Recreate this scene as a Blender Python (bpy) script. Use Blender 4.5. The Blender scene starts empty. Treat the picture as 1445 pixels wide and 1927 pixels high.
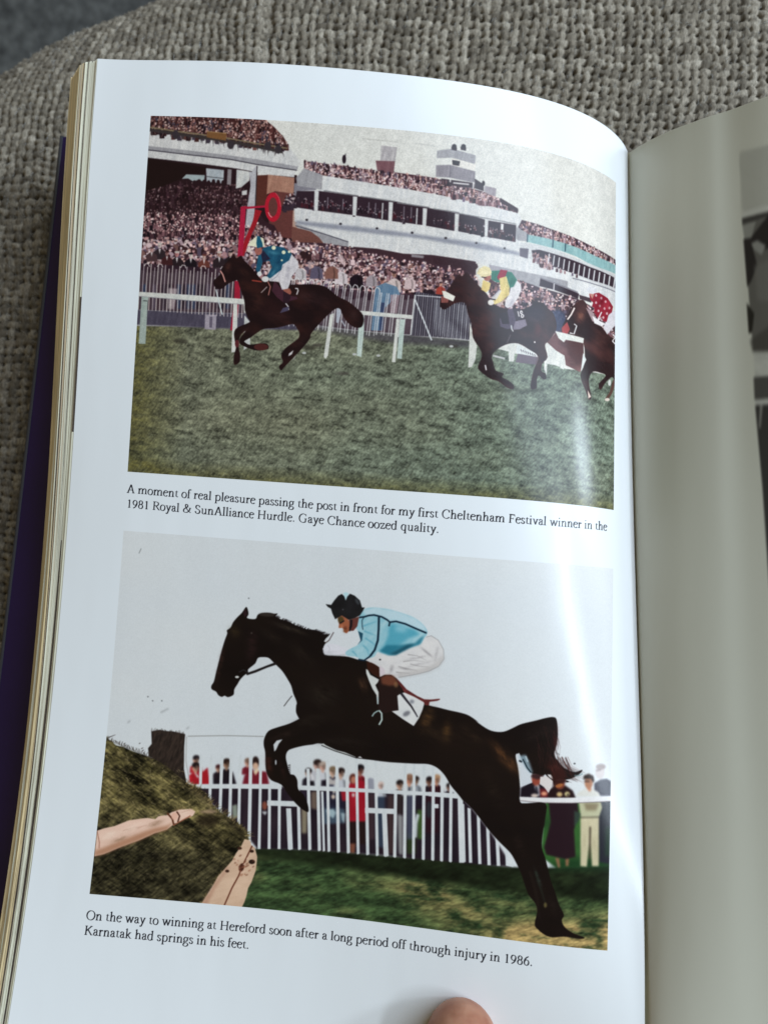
import bpy, math, random
import numpy as np
random.seed(4)
sc = bpy.context.scene
# ---------------------------------------------------------------- camera, world, window light, exposure
_R = ((0.9963885717, 0.0709020724, -0.0467194853), (0.0723606001, -0.9969181031, 0.0303024626), (-0.0444269933, -0.0335736775, -0.9984483214))
from mathutils import Matrix, Vector
_c = bpy.data.cameras.new('camera'); cam = bpy.data.objects.new('camera', _c); sc.collection.objects.link(cam); sc.camera = cam
# camera axes: right = R column 0, image down = R column 1, view = R column 2
cam.matrix_world = Matrix(((_R[0][0], -_R[0][1], -_R[0][2], .0298), (_R[1][0], -_R[1][1], -_R[1][2], .00178), (_R[2][0], -_R[2][1], -_R[2][2], .19014), (0, 0, 0, 1)))
_c.sensor_fit = 'VERTICAL'; _c.sensor_height = 24.0; _c.lens = 1450.0 / 1927.0 * 24.0
_c.clip_start = .005; _c.clip_end = 20
_c.dof.use_dof = True; _c.dof.focus_distance = .1915; _c.dof.aperture_fstop = _c.lens / 2.1 * 1.0
world = bpy.data.worlds.new('World'); sc.world = world; world.use_nodes = True
world.node_tree.nodes['Background'].inputs[0].default_value = (1.0, .83, .44, 1); world.node_tree.nodes['Background'].inputs[1].default_value = .15
sc.view_settings.view_transform = 'Standard'; sc.view_settings.look = 'None'; sc.view_settings.exposure = 0; sc.view_settings.gamma = 1
def window(name, az, el, wdeg, hdeg, rad, col, dist=1.5, tgt=(.045, 0, 0), roll=0):
    a, e = math.radians(az), math.radians(el); d = Vector((math.cos(e) * math.cos(a), math.cos(e) * math.sin(a), math.sin(e)))
    L = bpy.data.lights.new(name, 'AREA'); L.shape = 'RECTANGLE'; L.size = 2 * dist * math.tan(math.radians(wdeg / 2)); L.size_y = 2 * dist * math.tan(math.radians(hdeg / 2))
    L.energy = rad * math.pi * L.size * L.size_y; L.color = col
    o = bpy.data.objects.new(name, L); sc.collection.objects.link(o); o.location = Vector(tgt) + d * dist
    q = (-d).to_track_quat('-Z', 'Y'); o.rotation_euler = (q.to_matrix() @ Matrix.Rotation(math.radians(roll), 3, 'Z')).to_euler()
COOL = (.69, .835, 1.0)
window('window_lower_pane', 16, 26.5, 6, 8, 62, (.76, .89, 1.0))
window('window_upper_pane', 0, 45, 15, 3.2, 60, (.76, .89, 1.0))
window('window_main_light', 38, 45, 48, 30, 7.3, COOL, dist=.75, tgt=(.01, .03, 0))
# ---------------------------------------------------------------- page surface (centimetres, book frame)
CM = 0.01
CTRL = np.array([[[-5.9754, 11.7083, 0.2104], [-6.0219, 5.8492, 0.1087], [-5.9454, 0.0569, -0.6897], [-6.0236, -5.8967, -0.608], [-5.9788, -11.6411, 0.4878]],
 [[-3.4749, 11.6919, 0.1463], [-3.5114, 5.8452, 0.3146], [-3.4959, 0.0369, -0.257], [-3.4787, -5.862, -0.582], [-3.5017, -11.6816, 0.1585]],
 [[-1.0447, 11.6741, 1.0807], [-1.0337, 5.838, 0.2718], [-1.0202, 0.0453, -0.3375], [-1.0605, -5.8802, -0.4266], [-0.9919, -11.7163, 0.1017]],
 [[1.6862, 11.6982, -0.4489], [1.6443, 5.8163, -0.3317], [1.6375, 0.0115, -0.374], [1.6936, -5.7953, -0.492], [1.4778, -11.6761, -0.3276]],
 [[3.695, 11.6723, 0.5484], [3.7174, 5.8533, 0.9784], [3.5936, -0.1219, 1.0324], [3.8011, -5.9037, 0.4545], [4.0612, -11.7301, -0.195]],
 [[6.9509, 11.7389, -0.5196], [7.0523, 5.8965, 0.0785], [7.0399, 0.0413, 0.525], [6.4563, -5.7472, 0.7286], [6.4804, -11.6746, 0.5059]],
 [[8.0976, 11.5195, -2.736], [8.329, 5.7212, -2.0478], [8.5751, -0.0839, -1.5246], [9.0962, -5.9389, -0.5862], [8.9673, -11.6459, 0.8081]]])
from math import comb
def bern(n, t):
    t = np.asarray(t, float)
    return np.stack([comb(n, i) * t**i * (1 - t)**(n - i) for i in range(n + 1)], -1)
def page_point(s, t):
    """left page: s 0 (fore edge) .. 1 (gutter), t 0 (head) .. 1 (tail) -> cm"""
    return np.einsum('ni,nj,ijk->nk', bern(6, s), bern(4, t), CTRL)
FOC = 1450.0
CAM = np.array([2.98, 0.178, 19.014])
CAMR = np.array([[0.9963885717, 0.0709020724, -0.0467194853], [0.0723606001, -0.9969181031, 0.0303024626], [-0.0444269933, -0.0335736775, -0.9984483214]])
# tracing table: where a point measured on the reference print lies on the page (s, t)
def _project(p):
    c = (p - CAM) @ CAMR
    return np.stack([722.5 + FOC * c[:, 0] / c[:, 2], 963.5 + FOC * c[:, 1] / c[:, 2]], -1)
def _invert(pts):
    pts = np.asarray(pts, float); n = len(pts); s = np.full(n, .5); t = np.full(n, .5)
    for _ in range(25):
        h = 1e-4; a = _project(page_point(s, t)); js = (_project(page_point(s + h, t)) - a) / h; jt = (_project(page_point(s, t + h)) - a) / h
        r = pts - a; det = js[:, 0] * jt[:, 1] - js[:, 1] * jt[:, 0]
        s = np.clip(s + np.clip((r[:, 0] * jt[:, 1] - r[:, 1] * jt[:, 0]) / det, -.2, .2), -.15, 1.05)
        t = np.clip(t + np.clip((js[:, 0] * r[:, 1] - js[:, 1] * r[:, 0]) / det, -.2, .2), -.15, 1.15)
    return np.stack([s, t], -1)
_gx = np.linspace(100, 1176, 90); _gy = np.linspace(190, 1870, 110)
_mx, _my = np.meshgrid(_gx, _gy, indexing='ij')
_TAB = _invert(np.stack([_mx.ravel(), _my.ravel()], -1)).reshape(90, 110, 2)
def to_page(pts):
    pts = np.asarray(pts, float).reshape(-1, 2)
    fx = np.clip((pts[:, 0] - _gx[0]) / (_gx[1] - _gx[0]), 0, 88.999); fy = np.clip((pts[:, 1] - _gy[0]) / (_gy[1] - _gy[0]), 0, 108.999)
    i = fx.astype(int); j = fy.astype(int); u = (fx - i)[:, None]; v = (fy - j)[:, None]
    return _TAB[i, j] * (1 - u) * (1 - v) + _TAB[i + 1, j] * u * (1 - v) + _TAB[i, j + 1] * (1 - u) * v + _TAB[i + 1, j + 1] * u * v
SA, SB, V1, V2, V3, V4 = .1006, .9405, .0603, .4439, .5083, .8933
PAGE_W, PAGE_H = 15.0, 23.4
# ---------------------------------------------------------------- print raster (ink on the page, in page coordinates)
RES = 100
TW, TH = int(PAGE_W * RES), int(PAGE_H * RES)
WHITE = np.array([218, 229, 238], np.float32) / 255
INK = np.empty((TH, TW, 3), np.float32); INK[:] = WHITE
rng = np.random.default_rng(7)
CLIP = [0, 0, TW, TH]                                   # x0 y0 x1 y1 in texels: the frame being printed
def tex(pts): return to_page(pts) * (TW, TH)
def cover(P, sub=4):
    """coverage of one closed outline (texel coords) -> mask, x0, y0"""
    P = np.asarray(P, float)
    x0 = max(CLIP[0], int(np.floor(P[:, 0].min())) - 1); y0 = max(CLIP[1], int(np.floor(P[:, 1].min())) - 1)
    x1 = min(CLIP[2], int(np.ceil(P[:, 0].max())) + 2); y1 = min(CLIP[3], int(np.ceil(P[:, 1].max())) + 2)
    if x1 <= x0 or y1 <= y0: return None, 0, 0
    w, h = x1 - x0, (y1 - y0) * sub
    acc = np.zeros((h, w + 2), np.float32)
    A = P - (x0, y0); A[:, 1] *= sub; Bv = np.roll(A, -1, 0)
    rows, xs, sg = [], [], []
    for (ax, ay), (bx, by) in zip(A, Bv):
        if ay == by: continue
        sgn = 1. if by > ay else -1.
        if ay > by: ax, ay, bx, by = bx, by, ax, ay
        r0 = max(0, int(np.ceil(ay - .5))); r1 = min(h - 1, int(np.ceil(by - .5)) - 1)
        if r1 < r0: continue
        r = np.arange(r0, r1 + 1); rows.append(r); xs.append(ax + (r + .5 - ay) * (bx - ax) / (by - ay)); sg.append(np.full(len(r), sgn))
    if not rows: return None, 0, 0
    rows = np.concatenate(rows); xs = np.clip(np.concatenate(xs), 0, w); sg = np.concatenate(sg)
    i = np.minimum(xs.astype(int), w); f = xs - i
    np.add.at(acc, (rows, i), sg * (1 - f)); np.add.at(acc, (rows, i + 1), sg * f)
    m = np.clip(np.abs(np.cumsum(acc, 1)[:, :w]), 0, 1)
    return m.reshape(y1 - y0, sub, w).mean(1), x0, y0
def box(m, r):
    if r < 1: return m
    for ax in (0, 1):
        p = np.pad(m, [(r + 1, r) if a == ax else (0, 0) for a in (0, 1)], mode='edge'); c = np.cumsum(p, ax)
        n = m.shape[ax]; m = (np.take(c, np.arange(2 * r + 1, 2 * r + 1 + n), ax) - np.take(c, np.arange(0, n), ax)) / (2 * r + 1)
    return m
def noise(h, w, cx, cy, seed=0, ang=0., octaves=3, gain=.55):
    """smooth value noise 0..1, cells cx by cy texels, rotated by ang"""
    r = np.random.default_rng(seed); Y, X = np.mgrid[0:h, 0:w].astype(np.float32)
    ca, sa = np.cos(ang), np.sin(ang); U = X * ca + Y * sa; V = -X * sa + Y * ca
    out = np.zeros((h, w), np.float32); tot = 0; a = 1.
    for o in range(octaves):
        u = U / cx * 2**o; v = V / cy * 2**o; u = u - u.min(); v = v - v.min()
        G = r.random((int(v.max()) + 3, int(u.max()) + 3)).astype(np.float32)
        i = u.astype(int); j = v.astype(int); fu = u - i; fv = v - j; fu = fu * fu * (3 - 2 * fu); fv = fv * fv * (3 - 2 * fv)
        out += a * (G[j, i] * (1 - fu) * (1 - fv) + G[j, i + 1] * fu * (1 - fv) + G[j + 1, i] * (1 - fu) * fv + G[j + 1, i + 1] * fu * fv); tot += a; a *= gain
    return out / tot
def C3(c): return np.array(c, np.float32) / 255
def smooth(pts, n=5):
    P = np.asarray(pts, float); A, B_, C_, D = np.roll(P, 1, 0), P, np.roll(P, -1, 0), np.roll(P, -2, 0); o = []
    for k in range(n):
        t = k / n; o.append(.5 * ((2 * B_) + (C_ - A) * t + (2 * A - 5 * B_ + 4 * C_ - D) * t * t + (3 * B_ - A - 3 * C_ + D) * t**3))
    return np.stack(o, 1).reshape(-1, 2)
def put(P, col, alpha=1., blur=0, fn=None, grow=0):
    """P in texels. col one colour, or fn(h, w, x0, y0) -> (h, w, 3)"""
    global INK
    if blur:
        P = np.asarray(P); c = P.mean(0)
    m, x0, y0 = cover(P)
    if m is None: return
    if blur:
        x1, y1 = x0 + m.shape[1], y0 + m.shape[0]; pad = blur * 2
        X0, Y0, X1, Y1 = max(CLIP[0], x0 - pad), max(CLIP[1], y0 - pad), min(CLIP[2], x1 + pad), min(CLIP[3], y1 + pad)
        M = np.zeros((Y1 - Y0, X1 - X0), np.float32); M[y0 - Y0:y1 - Y0, x0 - X0:x1 - X0] = m
        m = box(box(M, blur), max(1, blur // 2)); x0, y0 = X0, Y0
    h, w = m.shape; m = (m * alpha)[..., None]
    c = fn(h, w, x0, y0) if fn else C3(col)
    S = INK[y0:y0 + h, x0:x0 + w]; S += (c - S) * m
class Z:
    """traces in the coordinates of an enlargement: origin and scale on the print"""
    def __init__(s, ox, oy, k): s.o = np.array([ox, oy], float); s.k = k
    def p(s, pts): return s.o + np.asarray(pts, float).reshape(-1, 2) / s.k
    def poly(s, pts, col, alpha=1., blur=0, fn=None, sm=False):
        P = s.p(pts); P = smooth(P) if sm else P; put(tex(P), col, alpha, int(round(blur * 1.5)), fn)
    def line(s, pts, w, col, alpha=1., w2=None, blur=0):
        P = s.p(pts); w = w / s.k; w2 = w if w2 is None else w2 / s.k
        d = np.gradient(P, axis=0); n = np.stack([-d[:, 1], d[:, 0]], -1); n /= np.linalg.norm(n, axis=1, keepdims=True) + 1e-9
        ww = np.linspace(w, w2, len(P))[:, None] / 2
        put(tex(np.concatenate([P + n * ww, (P - n * ww)[::-1]])), col, alpha, blur)
    def ell(s, cx, cy, rx, ry, col, alpha=1., rot=0, blur=0, n=14):
        a = np.linspace(0, 2 * np.pi, n, endpoint=False); x = rx * np.cos(a); y = ry * np.sin(a); c, q = np.cos(rot), np.sin(rot)
        put(tex(s.p(np.stack([cx + x * c - y * q, cy + x * q + y * c], -1))), col, alpha, blur)
def _sheen(s, x, y, rx, ry, col, al=.7, rot=0., seed=0):
    """soft textured highlight on a coat or cloth"""
    global INK
    a = np.linspace(0, 2 * np.pi, 16, endpoint=False); c, q = np.cos(rot), np.sin(rot); E_ = np.stack([x + rx * 1.9 * np.cos(a) * c - ry * 1.9 * np.sin(a) * q, y + rx * 1.9 * np.cos(a) * q + ry * 1.9 * np.sin(a) * c], -1)
    T = tex(s.p(E_)); x0, y0 = np.maximum(T.min(0).astype(int), CLIP[:2]); x1, y1 = np.minimum(T.max(0).astype(int) + 1, CLIP[2:])
    if x1 <= x0 or y1 <= y0: return
    ctr = tex(s.p([(x, y)]))[0]; ax = tex(s.p([(x + rx * c, y + rx * q)]))[0] - ctr; ay = tex(s.p([(x - ry * q, y + ry * c)]))[0] - ctr
    Y, X = np.mgrid[y0:y1, x0:x1]; X = X - ctr[0]; Y = Y - ctr[1]; det = ax[0] * ay[1] - ax[1] * ay[0]; u = (X * ay[1] - Y * ay[0]) / det; v = (Y * ax[0] - X * ax[1]) / det
    m = np.exp(-1.6 * (u * u + v * v)) * np.clip(noise(y1 - y0, x1 - x0, 26, 9, int(abs(x) + abs(y)) + seed, rot, 4, .65) * 2.2 - .35, 0, 1.2) * al
    S = INK[y0:y1, x0:x1]; S += (C3(col) - S) * np.clip(m, 0, 1)[..., None]
Z.sheen = _sheen
def soften(r=1, amt=1., box_=None):
    """lens softness over the frame being printed"""
    x0, y0, x1, y1 = box_ or CLIP; S = INK[y0:y1, x0:x1]; B_ = np.stack([box(S[..., k], r) for k in range(3)], -1); INK[y0:y1, x0:x1] = S + (B_ - S) * amt
def grain(seed, a1, a2):
    x0, y0, x1, y1 = CLIP; h, w = y1 - y0, x1 - x0; INK[y0:y1, x0:x1] *= (1 + (noise(h, w, 2.2, 2.2, seed, 0, 2) - .5) * a1 + (noise(h, w, 16, 10, seed + 1, .4, 4, .7) - .5) * a2)[..., None]
def mix(a, b, m): return C3(a) + (C3(b) - C3(a)) * m[..., None]
def inside(pt, poly):
    x, y = pt; c = False; n = len(poly)
    for i in range(n):
        (x1, y1), (x2, y2) = poly[i], poly[i - 1]
        if (y1 > y) != (y2 > y) and x < (x2 - x1) * (y - y1) / (y2 - y1) + x1: c = not c
    return c
def frame(s0, s1, t0, t1): CLIP[:] = [int(round(s0 * TW)), int(round(t0 * TH)), int(round(s1 * TW)), int(round(t1 * TH))]

def crowd(z, poly, n, size_, faces, darks, base, seed, stretch=1.3, grow=0.):
    """many small heads and shoulders, far rows first"""
    n = int(n * 1.5); size = size_ * .86
    r = np.random.default_rng(seed)
    if base is not None: z.poly(poly, base)
    P = np.array(poly, float); lo, hi = P.min(0), P.max(0); pts = []
    while len(pts) < n:
        q = lo + r.random(2) * (hi - lo)
        if inside(q, poly): pts.append(q)
    pts = np.array(pts); pts = pts[np.argsort(pts[:, 1])]
    for q in pts:
        k = size * (.7 + .55 * r.random()) * (1 + grow * (q[1] - lo[1]) / max(1, hi[1] - lo[1]))
        d = np.array(darks[r.integers(len(darks))]); f = np.array(faces[r.integers(len(faces))]); j = 1 + .3 * (r.random() - .5); w = k * (.7 + .4 * r.random())
        z.poly([(q[0] - w, q[1] + k * 2.3 * stretch), (q[0] - w * .9, q[1] + k * .9), (q[0] - w * .3, q[1] + k * .45), (q[0] + w * .35, q[1] + k * .5), (q[0] + w * .95, q[1] + k), (q[0] + w, q[1] + k * 2.3 * stretch)], d * j)
        if r.random() < .88:
            z.ell(q[0], q[1], k * .38, k * .44 * stretch, f * j, rot=r.normal() * .4, n=7)
            if r.random() < .75: z.ell(q[0] + r.normal() * k * .12, q[1] - k * .32 * stretch, k * .42, k * .24, d * .8 if r.random() < .7 else f, n=6)
        if r.random() < .4: z.line([(q[0] + r.normal() * w * .5, q[1] + k * .9), (q[0] + r.normal() * w * .5, q[1] + k * 1.5), (q[0] + r.normal() * w * .5, q[1] + k * 2.0 * stretch)], k * .22, f * .95, .75)
FACES = [(214, 180, 178), (196, 154, 150), (222, 204, 200), (176, 136, 136), (206, 190, 196), (224, 214, 212), (176, 152, 160), (208, 170, 160)]
DARKS = [(46, 26, 34), (66, 42, 50), (30, 20, 30), (106, 74, 80), (88, 76, 94), (146, 112, 116), (50, 30, 34), (150, 130, 138), (186, 164, 166), (120, 88, 84)]

def print_upper():
    frame(SA, SB, V1, V2); x0, y0, x1, y1 = CLIP; h, w = y1 - y0, x1 - x0
    # sky with the fibrous grain of the print
    g = noise(h, w, 4, 22, 3, .35, 2); b = noise(h, w, 160, 120, 4)
    INK[y0:y1, x0:x1] = mix((197, 199, 196), (206, 207, 202), b) + ((g - .5) * .05)[..., None]
    a, b2, c = Z(235, 200, 4.014), Z(535, 210, 4.014), Z(835, 230, 4.014)
    d, e, f = Z(235, 430, 4.014), Z(535, 430, 4.014), Z(815, 470, 4.014)
    def conc(c1, c2, seed): return lambda h, w, x0, y0: mix(c1, c2, noise(h, w, 5, 26, seed, .1)) 
    PALE = conc((176, 178, 180), (214, 214, 212), 11); GREY = conc((132, 132, 138), (160, 160, 164), 12)
    # lower ground tier: dark hall of the left stand
    a.poly([(175, 380), (960, 470), (1000, 500), (1300, 520), (1300, 1204), (100, 1204)], (36, 20, 26))
    crowd(a, [(150, 640), (450, 560), (600, 575), (860, 590), (930, 640), (925, 780), (870, 900), (140, 900)], 420, 15, [(110, 82, 84), (84, 60, 64), (140, 120, 122), (60, 40, 46)], [(30, 16, 22), (40, 22, 28), (52, 32, 40)], None, 21, 1.5)
    a.poly([(170, 392), (620, 462), (600, 520), (470, 512), (430, 548), (300, 600), (155, 640)], (28, 16, 18))
    a.poly([(615, 468), (750, 482), (745, 585), (620, 570)], (158, 168, 174), fn=conc((146, 156, 164), (176, 182, 186), 5)); a.line([(612, 530), (750, 545)], 5, (60, 60, 66))
    a.poly([(465, 515), (605, 520), (600, 575), (560, 552), (520, 570), (480, 545), (432, 548)], (150, 164, 166))
    for k in range(9): a.ell(455 + k * 36, 575 + (k % 3) * 4, 15, 26, (36, 20, 26), n=8)
    a.poly([(778, 475), (808, 478), (802, 595), (772, 590)], (128, 122, 126))
    a.poly([(845, 478), (945, 490), (942, 560), (880, 612), (840, 622)], (186, 188, 188), fn=conc((168, 172, 174), (204, 204, 200), 6))
    a.poly([(885, 640), (925, 632), (922, 668), (885, 672)], (190, 190, 190))
    # brown end wall
    a.poly([(1000, 500), (1082, 515), (1076, 745), (985, 765)], (80, 42, 36)); a.poly([(1082, 515), (1282, 540), (1276, 660), (1130, 645), (1072, 665)], (156, 116, 100), fn=conc((140, 100, 86), (170, 130, 112), 7))
    a.poly([(1130, 640), (1276, 660), (1270, 1000), (1100, 980), (1076, 745)], (92, 52, 50)); a.poly([(1272, 770), (1302, 775), (1300, 930), (1262, 1010)], (170, 140, 126))
    # main concrete column
    a.poly([(940, 485), (1000, 445), (1000, 520), (978, 830), (945, 950), (905, 962), (925, 760), (950, 600)], 0, fn=conc((150, 150, 158), (186, 186, 190), 8)); a.line([(1000, 450), (984, 830), (965, 900)], 7, (38, 30, 36))
    a.poly([(1003, 500), (1078, 510), (1078, 518), (1003, 522)], (206, 206, 204))
    # left roof: fascia, beam, terrace crowd with trailing plants
    a.poly([(185, 150), (770, 225), (1240, 310), (1330, 420), (1300, 482), (1000, 440), (800, 400), (178, 328)], 0, fn=PALE)
    a.poly([(180, 300), (800, 372), (1005, 402), (1310, 455), (1300, 484), (1000, 440), (800, 400), (178, 328)], 0, fn=GREY)
    a.poly([(178, 334), (800, 408), (990, 446), (962, 492), (840, 470), (620, 440), (174, 388)], 0, fn=PALE)
    a.poly([(1005, 448), (1285, 492), (1280, 536), (1080, 516), (1003, 500)], 0, fn=PALE)
    a.line([(178, 330), (500, 368), (800, 402), (1000, 440), (1300, 484)], 7, (44, 40, 52)); a.line([(174, 390), (620, 443), (840, 472), (962, 494)], 5, (40, 28, 34))
    crowd(a, [(195, 70), (1060, 100), (1130, 158), (1200, 232), (1240, 305), (1150, 300), (1000, 275), (770, 235), (400, 195), (190, 165)], 330, 17, [(176, 140, 132), (150, 110, 104), (196, 170, 164), (120, 84, 80)], [(44, 24, 26), (70, 38, 38), (30, 16, 22), (92, 60, 56), (60, 52, 66)], (58, 30, 32), 22, 1.6)
    r = np.random.default_rng(5)
    a.line([(190, 158), (400, 190), (770, 240), (1000, 282), (1230, 318)], 10, (120, 108, 84)); a.line([(190, 178), (400, 208), (770, 262), (1000, 305), (1190, 345)], 22, (52, 46, 46))
    for k in range(90):
        x = 195 + r.random() * 1000; y = 175 + (x - 190) * .165 + r.random() * 8; L = 10 + 45 * r.random()**2
        a.line([(x, y), (x + r.normal() * 6, y + L * .5), (x + r.normal() * 8, y + L)], 7, (56, 50, 54), w2=1)
    for x, y in ((385, 215), (800, 290), (1080, 300), (1160, 325)): a.ell(x, y, 26, 34, (50, 44, 50))
    a.poly([(620, 190), (770, 205), (765, 260), (620, 235)], (112, 78, 48)); a.line([(620, 190), (770, 205)], 4, (170, 140, 96))
    # stand end with rail figures beside the red ring
    a.poly([(1280, 580), (1445, 600), (1445, 790), (1280, 760), (1276, 680)], (120, 118, 128)); crowd(a, [(1200, 660), (1445, 640), (1445, 780), (1270, 750), (1200, 740)], 46, 17, [(150, 130, 134), (180, 170, 172)], [(34, 22, 32), (56, 44, 56)], None, 23, 1.5)
    a.poly([(1280, 768), (1445, 795), (1445, 870), (1285, 850)], 0, fn=PALE)
    # grandstand: crowd on the roof, parapet, gallery windows, balcony, curved fascia
    crowd(b2, [(148, 372), (240, 385), (440, 410), (700, 448), (860, 462), (1130, 500), (1290, 540), (1445, 600), (1445, 672), (850, 565), (290, 478), (150, 425)], 380, 15, FACES, DARKS, (70, 44, 52), 24, 1.6)
    crowd(c, [(0, 455), (120, 478), (300, 525), (440, 590), (530, 640), (560, 680), (300, 640), (0, 560)], 150, 13, FACES, DARKS, (66, 42, 50), 25, 1.6)
    b2.poly([(90, 500), (150, 428), (290, 480), (285, 590), (100, 560)], 0, fn=GREY)
    W0 = [(290, 482), (850, 572), (1204, 636)]; W1 = [(560, 688), (590, 740), (575, 910), (570, 1015)]
    full = np.concatenate([b2.p(W0), c.p(W1), c.p([(650, 1030), (900, 1100), (1100, 1160), (1292, 1262)]), f.p([(1372, 300), (1372, 430), (1100, 350), (820, 225), (600, 152), (0, 50)]), b2.p([(1042, 1090), (486, 1020), (482, 985), (270, 925), (78, 830), (75, 735), (110, 600), (285, 590)])])
    put(tex(full), 0, fn=conc((182, 186, 190), (214, 214, 212), 13))
    # gallery interior
    inter = np.concatenate([b2.p([(95, 600), (270, 600), (560, 640), (850, 680), (1100, 730), (1300, 768), (1445, 795)]), c.p([(330, 742), (545, 778), (540, 905), (300, 862), (100, 822)]), b2.p([(1300, 905), (1060, 860), (820, 828), (540, 785), (230, 745), (75, 722)])])
    put(tex(inter), (44, 30, 40))
    crowd(b2, [(95, 640), (530, 690), (1040, 790), (1290, 830), (1445, 870), (1445, 880), (1075, 830), (822, 798), (548, 755), (75, 700)], 75, 12, [(190, 186, 190), (150, 130, 134), (110, 96, 104)], [(28, 18, 28), (44, 34, 44), (60, 24, 34)], None, 26, 1.5)
    crowd(c, [(110, 760), (420, 800), (530, 850), (530, 870), (300, 830), (110, 795)], 30, 11, [(190, 186, 190), (150, 130, 134)], [(28, 18, 28), (70, 40, 44)], None, 27, 1.5)
    for x in (640, 690, 905, 960, 445, 330): b2.line([(x, 660 + (x - 445) * .12), (x - 4, 745 + (x - 445) * .12)], 6, (128, 122, 132))
    for x, y0_, y1_ in ((245, 598, 745), (535, 640, 785), (805, 682, 830), (1062, 728, 862), (1303, 770, 905)): b2.poly([(x - 16, y0_), (x + 16, y0_ + 4), (x + 8, y1_ + 3), (x - 20, y1_)], 0, fn=conc((180, 184, 188), (208, 210, 208), 14))
    for x, y0_, y1_ in ((100, 690, 822), (322, 735, 862)): c.poly([(x - 14, y0_), (x + 14, y0_ + 4), (x + 8, y1_ + 3), (x - 16, y1_)], (196, 198, 198))
    for x in (744, 1003): b2.line([(x, 690 + (x - 744) * .15), (x - 6, 812 + (x - 744) * .15)], 9, (196, 198, 200))
    for x0_, x1_, y_ in ((300, 560, 598), (575, 835, 640), (850, 1095, 688), (1125, 1320, 735)): b2.line([(x0_, y_), (x1_, y_ + .15 * (x1_ - x0_))], 9, (112, 112, 116))
    c.poly([(430, 765), (452, 768), (448, 815), (428, 812)], (200, 202, 202)); c.line([(110, 688), (330, 728), (545, 770)], 7, (118, 118, 122))
    # shade line beneath the balcony
    sh = np.concatenate([b2.p([(80, 822), (500, 862), (850, 905), (1200, 955)]), c.p([(300, 915), (575, 985)]), c.p([(575, 1008), (300, 965), (0, 910)]), b2.p([(1000, 955), (700, 925), (300, 880), (90, 850)])])
    put(tex(sh), (126, 130, 144), .85, 3)
    for x, y in ((170, 818), (425, 848), (700, 882), (965, 915), (1218, 955)): b2.ell(x, y, 11, 9, (40, 36, 44), n=8)
    for x, y in ((245, 912), (458, 952), (14, 874)): c.ell(x, y, 9, 8, (48, 44, 50), n=8)
    b2.poly([(75, 842), (260, 905), (486, 980), (482, 1022), (300, 992), (240, 930), (95, 872)], 0, fn=GREY); b2.poly([(60, 868), (200, 905), (262, 950), (310, 1010), (60, 990)], (104, 66, 60)); b2.line([(85, 862), (280, 918), (484, 985)], 5, (46, 44, 58))
    # tower boxes on the roof
    b2.poly([(730, 255), (852, 270), (836, 378), (724, 370)], 0, fn=conc((140, 136, 142), (188, 186, 186), 15)); b2.poly([(690, 370), (836, 375), (825, 470), (770, 460), (700, 440)], 0, fn=conc((96, 62, 70), (124, 92, 98), 16)); b2.line([(590, 205), (700, 215), (860, 230)], 6, (150, 150, 146), .5); b2.line([(985, 238), (1100, 255), (1165, 268)], 4, (140, 140, 138), .5)
    t2 = Z(835, 230, 4.014)
    t2.poly([(-55, 340), (48, 325), (60, 265), (240, 300), (235, 390), (45, 380)], (208, 206, 200)); t2.poly([(-52, 215), (60, 200), (240, 250), (235, 316), (60, 268), (-54, 272)], 0, fn=GREY)
    t2.poly([(-60, 325), (48, 322), (238, 372), (230, 458), (48, 420), (-60, 412)], 0, fn=conc((112, 108, 116), (146, 142, 148), 17)); t2.line([(50, 325), (46, 418)], 5, (84, 80, 88)); t2.poly([(62, 285), (122, 295), (115, 330), (66, 322)], (36, 28, 34))
    for x in (78, 148): t2.ell(x, 182, 18, 17, (34, 28, 34)); t2.poly([(x - 22, 185), (x + 20, 190), (x + 18, 216), (x - 20, 208)], (44, 36, 42))
    t2.poly([(-20, 425), (230, 460), (235, 500), (-20, 470)], (50, 36, 44)); t2.poly([(45, 418), (56, 420), (52, 455), (42, 452)], (200, 200, 200)); t2.poly([(218, 450), (230, 455), (226, 500), (216, 498)], (200, 200, 200)); t2.line([(70, 458), (190, 470)], 12, (190, 188, 190))
    t2.poly([(232, 425), (300, 470), (300, 520), (235, 500)], (52, 42, 50)); t2.ell(298, 462, 11, 20, (34, 26, 32)); t2.poly([(310, 480), (396, 500), (390, 562), (340, 545), (305, 520)], 0, fn=conc((128, 122, 130), (156, 150, 156), 18))
    crowd(c, [(0, 470), (300, 525), (440, 590), (300, 600), (0, 520)], 60, 13, FACES, DARKS, None, 28, 1.6)
    b2.ell(452, 360, 15, 34, (34, 24, 34)); b2.line([(462, 318), (462, 345)], 5, (34, 24, 34))
    r = np.random.default_rng(6)
    for k in range(60):
        x = 150 + r.random() * 1100; y = 372 + (x - 150) * .155 + r.random() * 20; b2.ell(x, y - 8, 7, 17, DARKS[r.integers(5)], n=7)
    for k in range(16):
        x = 430 + k * 8.2; c.ell(x, 590 + k * 5, 8, 18, (50, 34, 42), n=7)
    # far stand: crowd, teal panels, striped canopy, long row of windows
    crowd(c, [(588, 738), (700, 768), (800, 805), (1000, 880), (1130, 945), (1300, 1045), (1300, 1085), (1150, 1020), (1000, 950), (830, 888), (640, 850), (560, 795)], 170, 12, FACES, DARKS, (62, 44, 54), 29, 1.6)
    c.poly([(545, 790), (628, 835), (625, 900), (560, 895), (545, 880)], 0, fn=GREY)
    c.poly([(635, 848), (822, 888), (1000, 945), (1150, 1015), (1300, 1085), (1300, 1150), (1120, 1085), (1000, 1015), (822, 952), (632, 905)], 0, fn=conc((112, 152, 156), (146, 178, 178), 19))
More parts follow.
